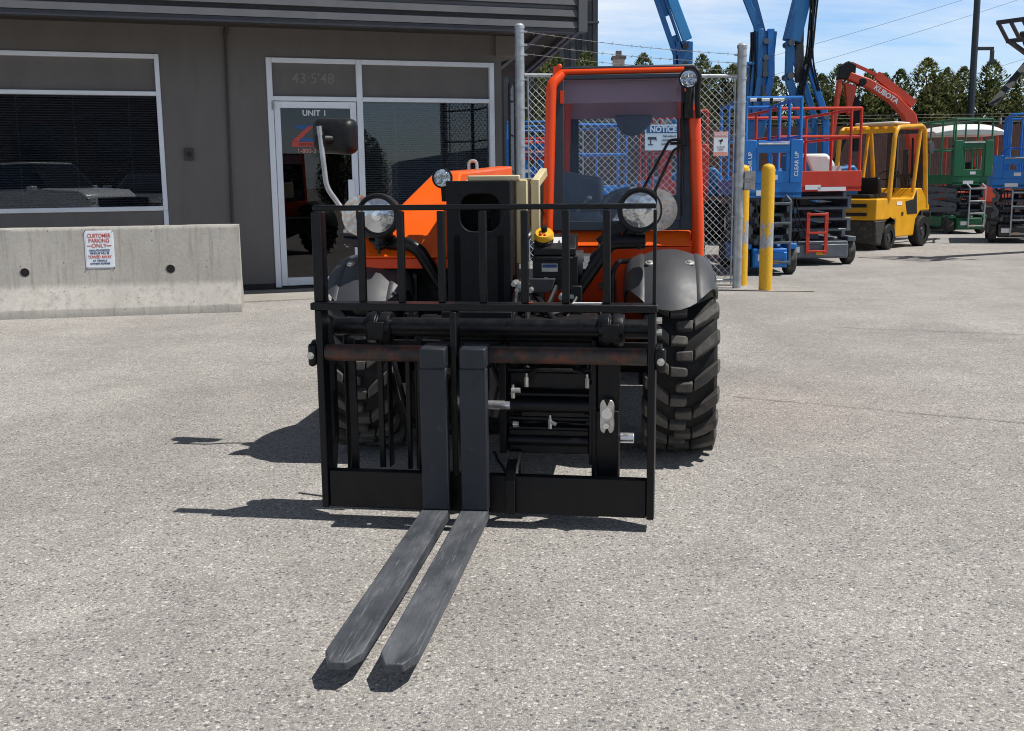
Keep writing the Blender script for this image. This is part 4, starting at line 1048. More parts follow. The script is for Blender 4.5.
def scissor(name, label, loc, rz, paint, W=.76, L=1.83, deck=.90, gate_h=.78, top=1.28, grey='lift_grey', base=None, writing=None, style='gate', inset=0., box=True):
    o = thing(name, label, 'scissor lift', loc, rz, 'scissor lifts parked in the yard')
    h = W/2; base = base or paint; r = .19
    for sx in (-1, 1):
        for yy in (.26, L-.28): small_wheel(o, sx*(h-.07), yy, r, .125)
    c = MB().box(-h+.15, h-.15, .02, L-.02, .10, .34).box(-h+.02, h-.02, .52, L-.55, .13, .36).box(-h+.02, -h+.14, .06, .48, .33, .40).box(h-.14, h-.02, .06, .48, .33, .40)
    c.box(-h+.16, h-.16, -.03, .02, .12, .30)
    c.build('chassis', base, o, bevel=.012)
    sc = MB(); n = 4; z0 = .42; dz = (deck-.10-z0)/n
    for i in range(n):
        z_ = z0+dz*(i+.5); tilt = .045*(1 if i % 2 else -1)
        for sx in (-1, 1):
            sc.bar((sx*(h-.13), .08, z_-tilt), (sx*(h-.13), L-.1, z_+tilt), .05, dz*.74)
            sc.bar((sx*(h-.20), .08, z_+tilt), (sx*(h-.20), L-.1, z_-tilt), .05, dz*.74)
        for yy in (.10, L*.5, L-.12): sc.cyl((-h+.10, yy, z_), (h-.10, yy, z_), .022, 10)
    so = sc.build('scissor_arms', grey, o, bevel=.004)
    if style == 'gate':
        pins = MB()
        for i in range(n):
            for sx in (-1, 1):
                z_ = z0+dz*(i+.5)
                pins.box(sx*(h-.165)-.03, sx*(h-.165)+.03, .05, .075, z_-.03, z_+.03)
        pins.build('pivot_blocks', 'black_matte', so)
    MB().cyl((-.05, .35, .45), (.10, 1.3, deck-.18), .045, 12).box(-.15, .12, .3, .9, .36, .46).build('lift_cylinder', grey, o)
    ld = MB(); lx0, lx1 = (-.06, h-.14) if style == 'gate' else (-.16, .10)
    lt_ = deck-.14 if style == 'gate' else .74; lw_ = .028 if style == 'gate' else .05; lb_ = .14 if style == 'gate' else .17
    for x_ in (lx0, lx1):
        ld.bar((x_, -.055, lb_), (x_, -.055, lt_), lw_, .03)
        if style == 'gate': ld.bar((x_, -.055, lt_), (x_-.06, .02, deck-.05), .028, .03)
    for k in range(4 if style == 'gate' else 3): ld.box(lx0, lx1, -.075, -.03, lb_+.02+k*(lt_-lb_-.06)/(3 if style == 'gate' else 2), lb_+.05+k*(lt_-lb_-.06)/(3 if style == 'gate' else 2))
    ld.build('ladder', ('lift_grey' if writing else 'galv') if style == 'gate' else paint, o, bevel=.004)
    tb = deck+.09 if style == 'gate' else deck+.19
    for k in range(3):
        xa = -h+.16+.05*k
        MB().tube(curve([(xa, -.01, deck-.12), (xa+.03, -.05-.01*k, deck*.62), (xa+.10+.03*k, -.04, .42), (xa+.05, .04, .34)], .15, 5), .009, 7).build('cable', 'black_plastic', o)
    MB().box(-h+.20, -h+.34, -.036, -.031, .19, .27).build('sticker', 'white', o, smooth=False)
    MB().box(-.02, .10, -.036, -.031, .15, .20).build('sticker', 'fl_yellow', o, smooth=False)
    dk = MB().box(-h, h, 0, L+.04, deck-.07, deck-.02).box(-h, h, 0, .03, deck-.09, tb).box(-h, -h+.02, .03, L, deck-.02, deck+.13).box(h-.02, h, .03, L, deck-.02, deck+.13).box(-h, h, L+.01, L+.04, deck-.02, deck+.13)
    dko = dk.build('platform', paint, o, bevel=.005)
    MB().box(-.20, .02, -.004, .0, deck-.065, deck+.0).build('sticker', 'white', dko, smooth=False)
    rl = MB(); t = deck+top; m_ = deck+.66; rr = .021
    xs = h-.025-inset
    for yy in ((.03, L*.36, L*.68, L) if style == 'gate' else (.03, L*.5, L)):
        for sx in (-1, 1): rl.tube([(sx*xs, yy, deck), (sx*xs, yy, t)], rr, 8)
    for sx in (-1, 1):
        rl.tube([(sx*xs, .03, t), (sx*xs, L, t)], rr, 8); rl.tube([(sx*xs, .03, m_), (sx*xs, L, m_)], rr*.9, 8)
    rl.tube([(-xs, L, t), (xs, L, t)], rr, 8).tube([(-xs, L, m_), (xs, L, m_)], rr*.9, 8)
    rl.tube([(-xs, .03, t), (xs, .03, t)], rr, 8)
    if style != 'gate': rl.tube([(-xs, .03, m_), (xs, .03, m_)], rr*.9, 8).tube([(xs-.14, .03, deck), (xs-.14, .03, t)], rr, 8)
    rl.build('guard_rail', paint, o)
    if style == 'gate':
        pw = W*.21; gh = deck+gate_h
        pso = MB().box(-h, -h+pw, -.02, .06, deck+.09, gh).build('gate_post', paint, o, bevel=.008); ps2 = MB().box(h-pw, h, -.02, .06, deck+.09, gh).build('gate_post', paint, o, bevel=.008)
        gt = MB(); a, b = -h+pw, h-pw
        gt.box(a, b, -.005, .03, deck+.09, deck+.24).box(a, b, -.005, .03, gh-.16, gh-.02).box(a, a+.035, -.005, .03, deck+.24, gh-.16).box(b-.05, b, -.005, .03, deck+.24, gh-.16)
        gto = gt.build('gate', paint, o, bevel=.005)
        MB().tube([(a+.02, -.02, gh-.05), (b-.02, -.02, gh-.05)], .014, 8).build('gate_handle', 'galv', gto)
        MB().tube([(-.02, .02, deck), (-.02, .02, gh-.2), (-.06, .02, gh-.15)], .02, 8).build('gate_stay', paint, gto)
        if writing:
            for x_, po in ((-h+pw*.5, pso), (h-pw*.5, ps2)): text('lettering', writing, .068, 'sign_white', po, (x_, -.0215, gh-.30), rot=(90, -90, 0), bold=.001)
        MB().box(-.06, .06, -.0085, -.006, deck+.13, deck+.19).build('sticker', 'white', gto, smooth=False)
    cbx = MB().box(h-.26, h-.08, L*.70, L*.76, m_-.10, m_+.12).box(h-.21, h-.15, L*.71, L*.75, m_+.12, m_+.18)
    if box: cbx.build('control_box', 'dark_grey', o, bevel=.01)
    if style == 'gate': dp = MB().box(h-.16, h-.06, .10, .22, deck+.20, deck+.52); dp.build('document_box', 'white', o, bevel=.02)
    return o
near = scissor('scissor_lift', 'blue scissor lift with white lettering on its gate posts behind the yellow bollard', (3.285, 13.82, 0), -1, 'lift_blue', W=.73, deck=1.07, gate_h=.62, top=1.13, writing='CLEAR UP', box=False)
MB().tube([(-.30, .028, 2.182), (.12, .028, 2.182)], .0235, 10).build('pale_wrap', 'white', near)
MB().tube([(-.22, .028, 2.182), (-.16, .028, 2.182)], .025, 10).build('tape', 'black_matte', near); MB().tube([(-.06, .028, 2.182), (-.02, .028, 2.182)], .025, 10).build('tape', 'black_matte', near)
redl = scissor('scissor_lift', 'red scissor lift with dark grey base right beside the yellow forklift', (4.30, 15.35, 0), 4, 'lift_red', W=1.20, L=2.3, deck=1.12, top=1.04, base='lift_grey', style='rail', box=False)
MB().box(-.02, .38, -.004, -.002, 1.035, 1.09).build('sticker', 'white', redl, smooth=False)
MB().box(.27, .40, .25, .32, 1.12, 1.38).build('notice_card', 'white', redl)
scissor('scissor_lift', 'green scissor lift with folded grey arms in the far right of the yard', (9.75, 23.3, 0), 2, 'lift_green', W=.83, L=1.9, deck=1.12, top=1.27, gate_h=.84)
scissor('scissor_lift', 'blue scissor lift cut off by the right edge of the picture', (9.16, 19.95, 0), -21, 'lift_blue', W=.83, L=1.9, deck=1.08, top=1.22, gate_h=.50, inset=.24, base='dark_grey')
scissor('scissor_lift', 'red scissor lift seen through the fence just right of the orange cab', (2.62, 16.7, 0), 3, 'lift_red', W=.76, deck=.95)
scissor('scissor_lift', 'blue scissor lift seen through the cab windows behind the fence', (1.30, 16.9, 0), 22, 'lift_blue', W=1.15, L=2.1, deck=.95, top=1.1, style='rail')
scissor('scissor_lift', 'red scissor lift behind the fence at the left side of the orange cab', (.42, 18.2, 0), -4, 'lift_red', W=.76, deck=.95, top=.95)
scissor('scissor_lift', 'blue scissor lift far behind the red one between fence post and cab', (.35, 21.6, 0), 0, 'lift_blue', W=.83, deck=1.25, top=1.1)

# ------------------------------------------------------------------ boom lifts
def boom_lift(label, loc, rz, arms, tw=1.7):
    """arms: list of (points in local x,z ; y offset ; width in x ; depth in y)"""
    o = thing('boom_lift', label, 'boom lift', loc, rz, 'blue boom lifts raised behind the fence')
    for sx in (-1, 1):
        for sy in (-1, 1):
            wo = MB().lathe([(.16, -.15), (.34, -.15), (.40, -.11), (.40, .11), (.34, .15), (.16, .15)], (0, 0, 0), 'x', 24).build('wheel', 'tyre', o); wo.location = (sx*(tw/2-.15), sy*.85, .40)
            MB().lathe([(0, -.10), (.165, -.12), (.165, .12), (0, .10)], (0, 0, 0), 'x', 16).build('rim', 'white', wo)
    MB().box(-tw/2+.3, tw/2-.3, -1.0, 1.0, .30, .70).cyl((0, 0, .70), (0, 0, .85), .45, 24).build('chassis', 'dark_grey', o, bevel=.02)
    MB().prism([(-.75, .86), (.95, .86), (1.05, 1.1), (.8, 1.45), (.1, 1.35), (-.75, 1.15)], 'y', -.62, -.22).build('turntable_cover', 'boom_blue', o, bevel=.05, seg=3); MB().prism([(-.75, .86), (.95, .86), (1.05, 1.1), (.8, 1.45), (.1, 1.35), (-.75, 1.15)], 'y', .22, .62).build('turntable_cover', 'boom_blue', o, bevel=.05, seg=3)
    MB().box(-.8, .9, -.2, .2, .86, 1.1).build('turntable', 'dark_grey', o)
    for pts, y, wx, wy_, mt, nm in arms:
        mb = MB()
        for a, b in zip(pts[:-1], pts[1:]): mb.bar((a[0], y, a[1]), (b[0], y, b[1]), wx, wy_, up=(0, 1, 0))
        mb.build(nm, mt, o, bevel=.012)
    return o
def hoses(o, pts, y, r=.018, k=3):
    for i in range(k): MB().tube(curve([(p[0]+.03*i, y-.03*i, p[1]+random.uniform(-.05, .05)) for p in pts], .2, 5), r, 7).build('hose', 'black_plastic', o)
# coordinates of each boom are given in its own frame (x to the right, z up)
bA = boom_lift('blue boom lift whose arm rises straight behind the orange cab roof', (3.25, 22.4, 0), 0, [
    ([(.5, 1.2), (.1, 2.6), (.23, 3.5)], 0, .30, .30, 'boom_blue', 'riser'),
    ([(.22, 3.30), (.22, 3.90)], 0, .34, .36, 'boom_blue', 'knuckle'),
    ([(.07, 3.30), (.05, 3.65), (-.37, 4.80), (-1.14, 6.9)], -.14, .10, .08, 'boom_blue', 'upper_arm'),
    ([(.28, 3.92), (-.07, 4.80), (-.90, 6.9)], -.17, .19, .10, 'boom_sunlit', 'boom_arm'),
    ([(.19, 3.75), (-.20, 4.80), (-1.0, 6.9)], -.13, .05, .10, 'boom_blue', 'arm_edge')])
mb = MB()
for t0, t1 in ((-.02, .10), (.22, .34), (.44, .56), (.66, .8)):
    a_ = Vector((.12-1.18*t0, -.10, 3.7+3.1*t0)); b_ = Vector((.12-1.18*t1, -.10, 3.7+3.1*t1)); mb.bar(a_, b_, .16, .03, up=(0, 1, 0))
split_build(mb, 'arm_web', 'boom_blue', bA)
kb_ = MB().cyl((.24, -.22, 3.80), (.24, .22, 3.80), .06, 16).cyl((.24, -.22, 3.45), (.24, .22, 3.45), .06, 16)
split_build(kb_, 'knuckle_pin', 'dark_grey', bA)
bB = boom_lift('left of the two blue boom lifts towering behind the blue scissor lift', (4.85, 21.4, 0), 0, [
    ([(-.35, 1.3), (-.12, 2.4), (.0, 3.95)], 0, .40, .40, 'boom_blue', 'riser'),
    ([(-.05, 2.3), (.10, 3.1), (.07, 3.98)], -.23, .13, .06, 'lift_blue', 'riser_plate'),
    ([(-.22, 2.3), (-.12, 3.1), (-.12, 3.98)], -.23, .10, .06, 'boom_blue', 'riser_plate'),
    ([(-.12, 3.75), (-.17, 4.05), (-.60, 5.05), (-1.4, 6.9)], -.12, .13, .08, 'boom_blue', 'upper_arm'),
    ([(.02, 3.85), (-.25, 4.75), (-1.05, 6.9)], .12, .13, .08, 'boom_blue', 'upper_arm'),
    ([(-.22, 3.35), (-.36, 3.36)], -.1, .05, .3, 'boom_blue', 'bracket'), ([(-.24, 3.05), (-.36, 3.35)], -.1, .04, .05, 'boom_blue', 'bracket_stay')])
pb = MB()
for z_ in (2.75, 3.15, 3.45, 3.75): pb.cyl((-.02, -.30, z_), (-.02, .24, z_), .055, 14)
pb.box(-.06, .03, -.245, -.232, 2.55, 2.95).box(-.06, .03, -.245, -.232, 3.2, 3.4)
split_build(pb, 'riser_pin', 'lift_grey', bB)
hoses(bB, [(-.28, 3.9), (-.26, 3.2), (-.30, 2.4)], -.15)
bC = boom_lift('right of the two blue boom lifts with jointed parallel arms behind the red scissor lift', (5.62, 21.2, 0), 0, [
    ([(.12, 1.3), (.05, 2.0), (-.36, 3.05), (-.36, 3.75)], -.12, .15, .08, 'boom_blue', 'lower_arm'),
    ([(.36, 1.3), (.34, 2.35), (-.02, 3.30)], -.20, .12, .08, 'lift_blue', 'parallel_link'),
    ([(.05, 1.3), (.0, 2.1), (-.20, 2.9)], .14, .15, .08, 'boom_blue', 'lower_arm'),
    ([(.22, 1.3), (.20, 2.35), (-.08, 3.2)], .10, .12, .08, 'boom_blue', 'parallel_link'),
    ([(-.36, 3.75), (-.10, 3.15)], .0, .12, .10, 'boom_blue', 'link_plate'),
    ([(-.12, 3.0), (-.16, 3.7), (-.16, 4.1)], 0, .16, .12, 'dark_grey', 'lift_cylinder'),
    ([(-.30, 3.75), (-.12, 4.55), (-.02, 5.2), (.3, 6.9)], 0, .30, .26, 'boom_blue', 'upper_arm')])
pc = MB()
for x_, z_ in ((-.36, 3.7), (-.36, 3.1), (.34, 2.35), (-.05, 3.25), (0, 2.1)): pc.cyl((x_, -.27, z_), (x_, .2, z_), .06, 14)
split_build(pc, 'arm_pin', 'lift_grey', bC)
hoses(bC, [(.04, 4.9), (-.02, 4.2), (-.06, 3.5), (-.22, 2.7)], -.20, k=4)
hoses(bC, [(-.05, 4.6), (-.02, 3.9), (.0, 3.3), (.15, 2.8)], -.28, k=2)
# white and blue engine cover standing in the gap
ec = thing('engine_cover', 'white and blue rounded machine hood between the two boom lifts and the forklift', 'machine hood', (4.98, 18.1, 0), 0)
MB().prism([(-.42, .2), (-.05, .2), (.0, .9), (-.10, 1.55), (-.42, 1.6)], 'y', -.3, .5).build('side_panel', 'boom_blue', ec, bevel=.03)
MB().prism([(-.28, 1.60), (.12, 1.60), (.25, 1.45), (.25, 1.25), (.18, 1.12), (-.05, 1.12)], 'y', -.32, .48).build('hood', 'exc_white', ec, bevel=.05, seg=3)
MB().box(-.06, .22, -.28, .45, .2, 1.115).build('base', 'lift_grey', ec, bevel=.01)

# ------------------------------------------------------------------ yellow forklift (local +x forward)
fk = thing('forklift', 'old yellow forklift with overhead guard facing away to the right', 'forklift', (6.47, 19.35, 0), 46)
for x, y, r in ((-.62, -.44, .22), (-.62, .44, .22), (.66, -.46, .27), (.66, .46, .27)):
    wo = MB().lathe([(r*.5, -.09), (r*.92, -.09), (r, -.065), (r, .065), (r*.92, .09), (r*.5, .09)], (0, 0, 0), 'y', 28).build('wheel', 'tyre', fk); wo.location = (x, y, r)
    MB().lathe([(0, -.06), (r*.2, -.075), (r*.25, -.05), (r*.52, -.065), (r*.52, .065), (r*.25, .05), (r*.2, .075), (0, .06)], (0, 0, 0), 'y', 18).build('rim', 'dark_grey', wo)
MB().prism([(-1.12, .12), (-.92, .08), (-.86, .30), (-.78, .46), (-.62, .52), (-.46, .46), (-.40, .40), (-.40, .50), (-1.14, .50)], 'y', -.52, .52).build('counterweight', 'fl_black', fk, bevel=.03, seg=3)
bd = MB().prism([(-1.13, .505), (-.38, .505), (-.38, .20), (.36, .20), (.42, .48), (.60, .62), (.98, .62), (.98, .70), (.62, 1.02), (.40, 1.02), (.30, .86), (-1.08, .86)], 'y', -.50, .50)
bdo = bd.build('body', 'fl_yellow', fk, bevel=.02)
MB().box(-1.145, -1.125, -.34, .06, .72, .78).box(-1.145, -1.125, -.34, .06, .58, .63).build('vent_slot', 'black_panel', bdo)
MB().prism([(-.02, .80), (.06, .58), (.46, .58), (.40, .98), (.34, .90), (.30, .83)], 'y', -.506, -.501).box(.62, .74, -.506, -.501, .44, .52).box(-.16, -.09, -.506, -.501, .56, .62).build('step_opening', 'black_panel', bdo)
gd = MB()
for s in (-1, 1):
    gd.tube(curve([(-.66, s*.50, .85), (-.54, s*.50, 1.92), (-.44, s*.50, 2.04), (.50, s*.50, 2.09), (.62, s*.50, 2.01), (.86, s*.48, .70)], .10, 5), .040, 10); gd.tube(curve([(.30, s*.48, .95), (.50, s*.48, 2.05)], .1), .032, 10)
for k in range(6): gd.bar((-.47, -.42+.168*k, 2.035), (.54, -.42+.168*k, 2.085), .045, .05)
gd.bar((-.50, -.50, 1.985), (-.50, .50, 1.985), .07, .07)
gd.build('overhead_guard', 'fl_yellow', fk)
MB().prism([(-.35, -.40), (.2, -.42), (.55, -.2), (.5, .35), (-.2, .40)], 'z', 2.11, 2.145).build('roof_cover', 'exc_white', fk, bevel=.02)
MB().prism([(-.40, .86), (-.02, .86), (.0, .94), (-.28, .95), (-.36, 1.22), (-.44, 1.20)], 'y', -.20, .20).build('seat', 'black_plastic', fk, bevel=.03)
ct = MB().tube([Vector((.33, 0, 1.25))+Vector((.10*math.cos(a*.4), .19*math.sin(a*.4), .10*math.cos(a*.4)*.8)) for a in range(17)], .014, 6).cyl((.33, 0, 1.24), (.55, 0, .95), .022, 8)
for k in range(3): ct.tube([(.45, -.22-.07*k, .95), (.36, -.22-.07*k, 1.22)], .012, 6)
ct.build('steering_wheel', 'black_plastic', fk)
ms = MB()
for s in (-1, 1): ms.box(.98, 1.06, s*.30-.05, s*.30+.05, .12, 2.04).box(1.07, 1.12, s*.22-.03, s*.22+.03, .12, 1.95)
for z_ in (.4, 1.2, 1.98): ms.box(1.0, 1.08, -.30, .30, z_, z_+.07)
ms.cyl((1.02, 0, .2), (1.02, 0, 1.7), .05, 12).box(1.13, 1.17, -.45, .45, .16, .24).box(1.13, 1.17, -.45, .45, .50, .58)
mso = ms.build('mast', 'dark_grey', fk)
for s in (-1, 1): MB().prism([(1.17, .05), (2.0, .05), (2.0, .07), (1.22, .10), (1.22, .55), (1.17, .55)], 'y', s*.25-.05, s*.25+.05).build('fork', 'dark_grey', fk)
MB().lathe([(0, -.03), (.11, -.03), (.12, 0), (.11, .03), (0, .03)], (.84, -.52, 1.72), 'y', 20).build('lamp', 'dark_grey', fk)
MB().tube(curve([(1.0, -.12, 1.9), (.95, -.16, 1.3), (.8, -.2, 1.05), (.5, -.2, .95)], .2, 6), .02, 8).build('hose', 'black_plastic', fk)
MB().box(-.36, -.16, -.506, -.501, .74, .80).build('sticker', 'white', bdo, smooth=False)
MB().tube([(.05, -.25, .95), (-.02, -.26, 1.18)], .012, 6).build('lever', 'black_plastic', fk)
MB().box(-.95, -.60, -.3, .3, .862, .93).build('engine_hood', 'black_dirty', fk, bevel=.02)

# ------------------------------------------------------------------ excavator
ex = thing('excavator', 'orange mini excavator with bent boom and white canopy behind the green lift', 'excavator', (10.62, 26.0, -.0), 0)
for s in (-1, 1):
    tr_ = []
    for k in range(20):
        a = math.pi/2+math.pi*k/19; tr_.append((-.75+.27*math.cos(a), .28+.27*math.sin(a)))
    for k in range(20):
        a = -math.pi/2+math.pi*k/19; tr_.append((.75+.27*math.cos(a), .28+.27*math.sin(a)))
    MB().prism(tr_, 'y', s*.6-.15, s*.6+.15).build('track', 'tyre', ex, bevel=.02)
MB().box(-.6, .6, -.45, .45, .3, .5).cyl((0, 0, .5), (0, 0, .62), .4, 20).build('undercarriage', 'dark_grey', ex)
MB().prism([(-.6, .62), (.75, .62), (.92, .8), (.92, 1.35), (.7, 1.5), (.2, 1.5), (.1, .95), (-.55, .9)], 'y', -.62, .62).build('house', 'exc_red', ex, bevel=.05, seg=3)
MB().prism([(-.15, .95), (.15, .95), (.18, 1.6), (.08, 1.62), (.0, 1.15), (-.15, 1.12)], 'y', -.25, .25).build('seat', 'black_plastic', ex, bevel=.03)
cp_ = MB()
for x_ in (-.62, .55):
    for s in (-1, 1): cp_.tube(curve([(x_, s*.55, .9), (x_, s*.55, 2.2)], .05), .035, 8)
cp_.tube([(.25, -.6, 1.3), (.15, -.55, 2.2)], .05, 8)
split_build(cp_, 'canopy_post', 'exc_red', ex)
rings = []
for i in range(13):
    t = -1+2*i/12; x = .82*t-.10; zt = 2.50-.16*t*t*abs(t); zb = 2.24+.0*t
    rings.append([(x, -.68, zb), (x, -.70, zb+(zt-zb)*.5), (x, -.5, zt), (x, .5, zt), (x, .70, zb+(zt-zb)*.5), (x, .68, zb)])
MB().loft(rings).build('canopy', 'exc_white', ex, bevel=.01)
bp = [(-.86, .80), (-.90, 1.5), (-1.02, 2.2), (-1.18, 2.78), (-1.62, 3.22), (-2.28, 3.62), (-2.72, 3.78), (-2.80, 3.62), (-2.30, 3.40), (-1.78, 3.06), (-1.46, 2.72), (-1.33, 2.2), (-1.20, 1.5), (-1.18, .80)][::-1]
bmo = MB().prism(bp, 'y', -.13, .13).build('boom', 'exc_red', ex, bevel=.02)
text('lettering', 'KUBOTA', .165, 'sign_white', bmo, (-1.90, -.1325, 3.24), rot=(90, 34, 0), bold=.004)
MB().bar((-1.20, 0, 3.02), (-2.1, 0, 3.72), .18, .10, up=(0, 1, 0)).bar((-2.1, 0, 3.72), (-2.7, 0, 4.0), .07, .07, up=(0, 1, 0)).build('arm_cylinder', 'exc_red', bmo)
MB().prism([(-3.02, 3.62), (-2.62, 3.62), (-2.60, 3.95), (-2.78, 4.05), (-2.98, 3.92)], 'y', -.10, .10).cyl((-2.45, -.135, 3.55), (-2.45, .135, 3.55), .10, 20).build('elbow', 'black_matte', ex, bevel=.02)
MB().prism([(-3.00, 3.62), (-2.90, 3.62), (-2.97, 2.9), (-3.10, 1.6), (-3.16, 1.6), (-3.05, 2.9)], 'y', -.09, .09).prism([(-2.84, 3.55), (-2.55, 3.45), (-2.68, 2.85), (-2.74, 2.75)], 'y', -.08, .08).build('dipper_arm', 'exc_red', ex, bevel=.015)
MB().bar((-2.55, 0, 3.2), (-2.50, 0, 1.9), .13, .10, up=(0, 1, 0)).bar((-2.68, 0, 2.5), (-3.0, 0, 1.65), .08, .12, up=(0, 1, 0)).build('bucket_cylinder', 'black_dirty', ex)
MB().prism([(-3.1, 1.55), (-2.7, 1.6), (-2.45, 1.25), (-2.5, .85), (-2.75, .65), (-3.05, .9)], 'y', -.28, .28).build('bucket', 'black_dirty', ex, bevel=.02)

ex.scale = (1, 1, .955)
# ------------------------------------------------------------------ second telehandler, only its raised carriage is in frame
t2 = thing('telehandler', 'raised dark fork carriage of a machine standing beyond the right edge', 'telehandler', (11.3, 18.6, 0), 32)
ti = t2.matrix_basis.copy(); ti = Matrix.Translation((11.3, 18.6, 0)) @ Matrix.Rotation(R(32), 4, 'Z'); tinv = ti.inverted()
for sx in (-.85, .85):
    for sy in (-1.1, 1.1):
        wo = make_tyre(t2, 'wheel'); wo.location = (sy, sx, .42); wo.rotation_euler = (0, 0, R(90)); wo.scale = (1.2, 1.1, 1.1)
MB().box(-1.5, 1.6, -.6, .6, .45, 1.0).build('chassis', 'dark_grey', t2, bevel=.03)
MB().prism([(-.4, 1.0), (1.0, 1.0), (.95, 2.0), (.7, 2.15), (-.1, 2.15), (-.35, 1.6)], 'y', .1, .75).build('cab', 'dark_grey', t2, bevel=.04)
MB().prism([(-1.3, 1.0), (.9, 1.0), (.9, 1.35), (-1.2, 1.5)], 'y', -.75, -.15).build('hood', 'beige', t2, bevel=.04)
f_ = Vector((-.66, -.45, -.60)).normalized(); w_ = Vector((.563, -.826, 0)).normalized(); u_ = f_.cross(w_)
if u_.z < 0: u_ = -u_
r0 = Vector((6.955, 16.22, 2.215)) - f_*1.2
def T2(p): return tinv @ p
cg = MB()
top_a = r0+u_*.76-w_*.02+Vector((-.20, 0, -.12)); bot_a = r0+u_*.42-w_*.02+Vector((-.16, 0, -.10))
for k in range(7):
    cg.bar(T2(top_a+w_*.19*k), T2(bot_a+w_*.19*k), .055, .03)
cg.bar(T2(top_a-w_*.02), T2(top_a+w_*1.17), .05, .06).bar(T2(bot_a-w_*.02), T2(bot_a+w_*1.17), .05, .06)
cg.bar(T2(bot_a+w_*.02), T2(r0+w_*.1-u_*.05), .08, .05).bar(T2(bot_a+w_*.30), T2(r0+w_*.32), .08, .05).bar(T2(bot_a+w_*.9), T2(r0+w_*.9-u_*.05), .08, .05)
cg.bar(T2(r0+w_*-.02), T2(r0+w_*1.15), .08, .08).bar(T2(r0+u_*.32+w_*.05), T2(r0+u_*.32+w_*1.1), .09, .08)
cg.build('fork_carriage', 'dark_grey', t2, bevel=.006)
for q in (.05, .62):
    MB().bar(T2(r0+w_*q+f_*.02), T2(r0+w_*q+f_*1.18), .10, .035, up=u_).bar(T2(r0+w_*q+u_*.45), T2(r0+w_*q-u_*.02), .10, .04).build('fork', 'dark_grey', t2, bevel=.004)
bmid = r0+w_*.55+u_*.25
MB().bar(T2(bmid-f_*.05), T2(bmid-f_*.5+Vector((.3, .1, -.1))), .25, .25).bar(T2(bmid-f_*.5+Vector((.3, .1, -.1))), T2(Vector((12.4, 19.2, 1.35))), .24, .26).build('boom', 'dark_grey', t2, bevel=.02)

# ------------------------------------------------------------------ boundary fence, trees, pole, far buildings
sf_ = thing('slat_fence', 'long brown slatted boundary fence in front of the row of trees', 'fence', (2.0, 29.9, 0), 0)
mb = MB(); x = 0
while x < 26:
    mb.box(x, x+.062, 0, .012, .05, 2.58); x += .067
mb.build('slat_panel', 'slat', sf_, smooth=False)
MB().cyl((0, .03, 2.66), (26, .03, 2.66), .018, 8).build('rail', 'dark_grey', sf_)
for k in range(10): MB().cyl((k*2.8, .05, 0), (k*2.8, .05, 2.75), .035, 10).build('post', 'galv', sf_)
mesh_ = MB()
for z_ in (2.60, 2.72, 2.80): mesh_.tube([(0, .0, z_+.05), (26, .0, z_+.05)], .004, 4)
split_build(mesh_, 'top_wire', 'rustwire', sf_)

def crown(seed, H_, Rm, n=11000):
    rnd = random.Random(seed); mb = MB()
    plumes = [(0, 0, 1., 1.)] + [(rnd.uniform(-.42, .42)*Rm, rnd.uniform(-.42, .42)*Rm, rnd.uniform(.62, .93), rnd.uniform(.45, .68)) for _ in range(6)]
    ph = [rnd.uniform(0, 6.28) for _ in range(6)]
    wts = [p[2]*p[3] for p in plumes]
    for i in range(n):
        p = rnd.choices(plumes, wts)[0]
        t = rnd.random()**.85; z = .12+t*(H_*p[2]-.12)
        prof = min(1., (1-t)*2.4)**.70*(.72+.28*min(1, t*5))
        a = rnd.uniform(0, 6.283)
        lump = 1+.10*math.sin(5*a+ph[0]+z*2.1)+.08*math.sin(3*a-z*4.3+ph[1])+.10*math.sin(z*7+ph[2]+a*2)
        rr = Rm*p[3]*prof*lump*(1-.30*rnd.random()**2.2)
        c = Vector((p[0]*(1-t*.5)+rr*math.cos(a), p[1]*(1-t*.5)+rr*math.sin(a), z))
        out = Vector((math.cos(a), math.sin(a), rnd.uniform(.5, 1.9))).normalized()
        side = Vector((-math.sin(a), math.cos(a), rnd.uniform(-.4, .4))).normalized()
        l = rnd.uniform(.05, .11); w_ = rnd.uniform(.018, .038)
        side = (side+out*rnd.uniform(-.5, .5)).normalized()
        mb.add([c-side*w_, c+out*l*.5-side*w_*.8, c+out*l, c+out*l*.55+side*w_, c+side*w_*.7], [(0, 1, 2, 3, 4)])
    return mb
def make_tree(seed, H_, Rm):
    o = thing('cypress_tree', 'tree', 'tree')
    crown(seed, H_, Rm).build('crown', 'leaf', o, smooth=False)
    MB().tube([(0, 0, 0), (.02, 0, H_*.3), (0, .02, H_*.6), (0, 0, H_*.9)], [.10, .075, .05, .012], 8).build('trunk', 'bark', o)
    return o
protos = [make_tree(11+k, 4.4, .80+.06*k) for k in range(4)]
TREES = [(-1, 50, 1.06, 30.9), (8, 43, .9, 33.2), (547, 51, .86, 31.4), (557, 54, .80, 31.8), (586, 52, .85, 31.4), (643, 52, .95, 31.6), (702, 53, .82, 31.4), (716, 65, .8, 31.9), (732, 64, .9, 31.5), (749, 68, .9, 31.8), (776, 76, .95, 31.4), (806, 56, 1.15, 31.3), (822, 72, .95, 31.8), (842, 62, .95, 31.4), (868, 68, 1.0, 31.7), (885, 71, .85, 31.4), (899, 68, .85, 31.8), (925, 59, 1.08, 31.4), (942, 68, .82, 31.8), (962, 66, .92, 31.4), (992, 59, 1.10, 31.3), (1020, 68, 1.0, 31.5), (1046, 60, 1.0, 31.5), (1072, 66, 1.0, 31.5)]
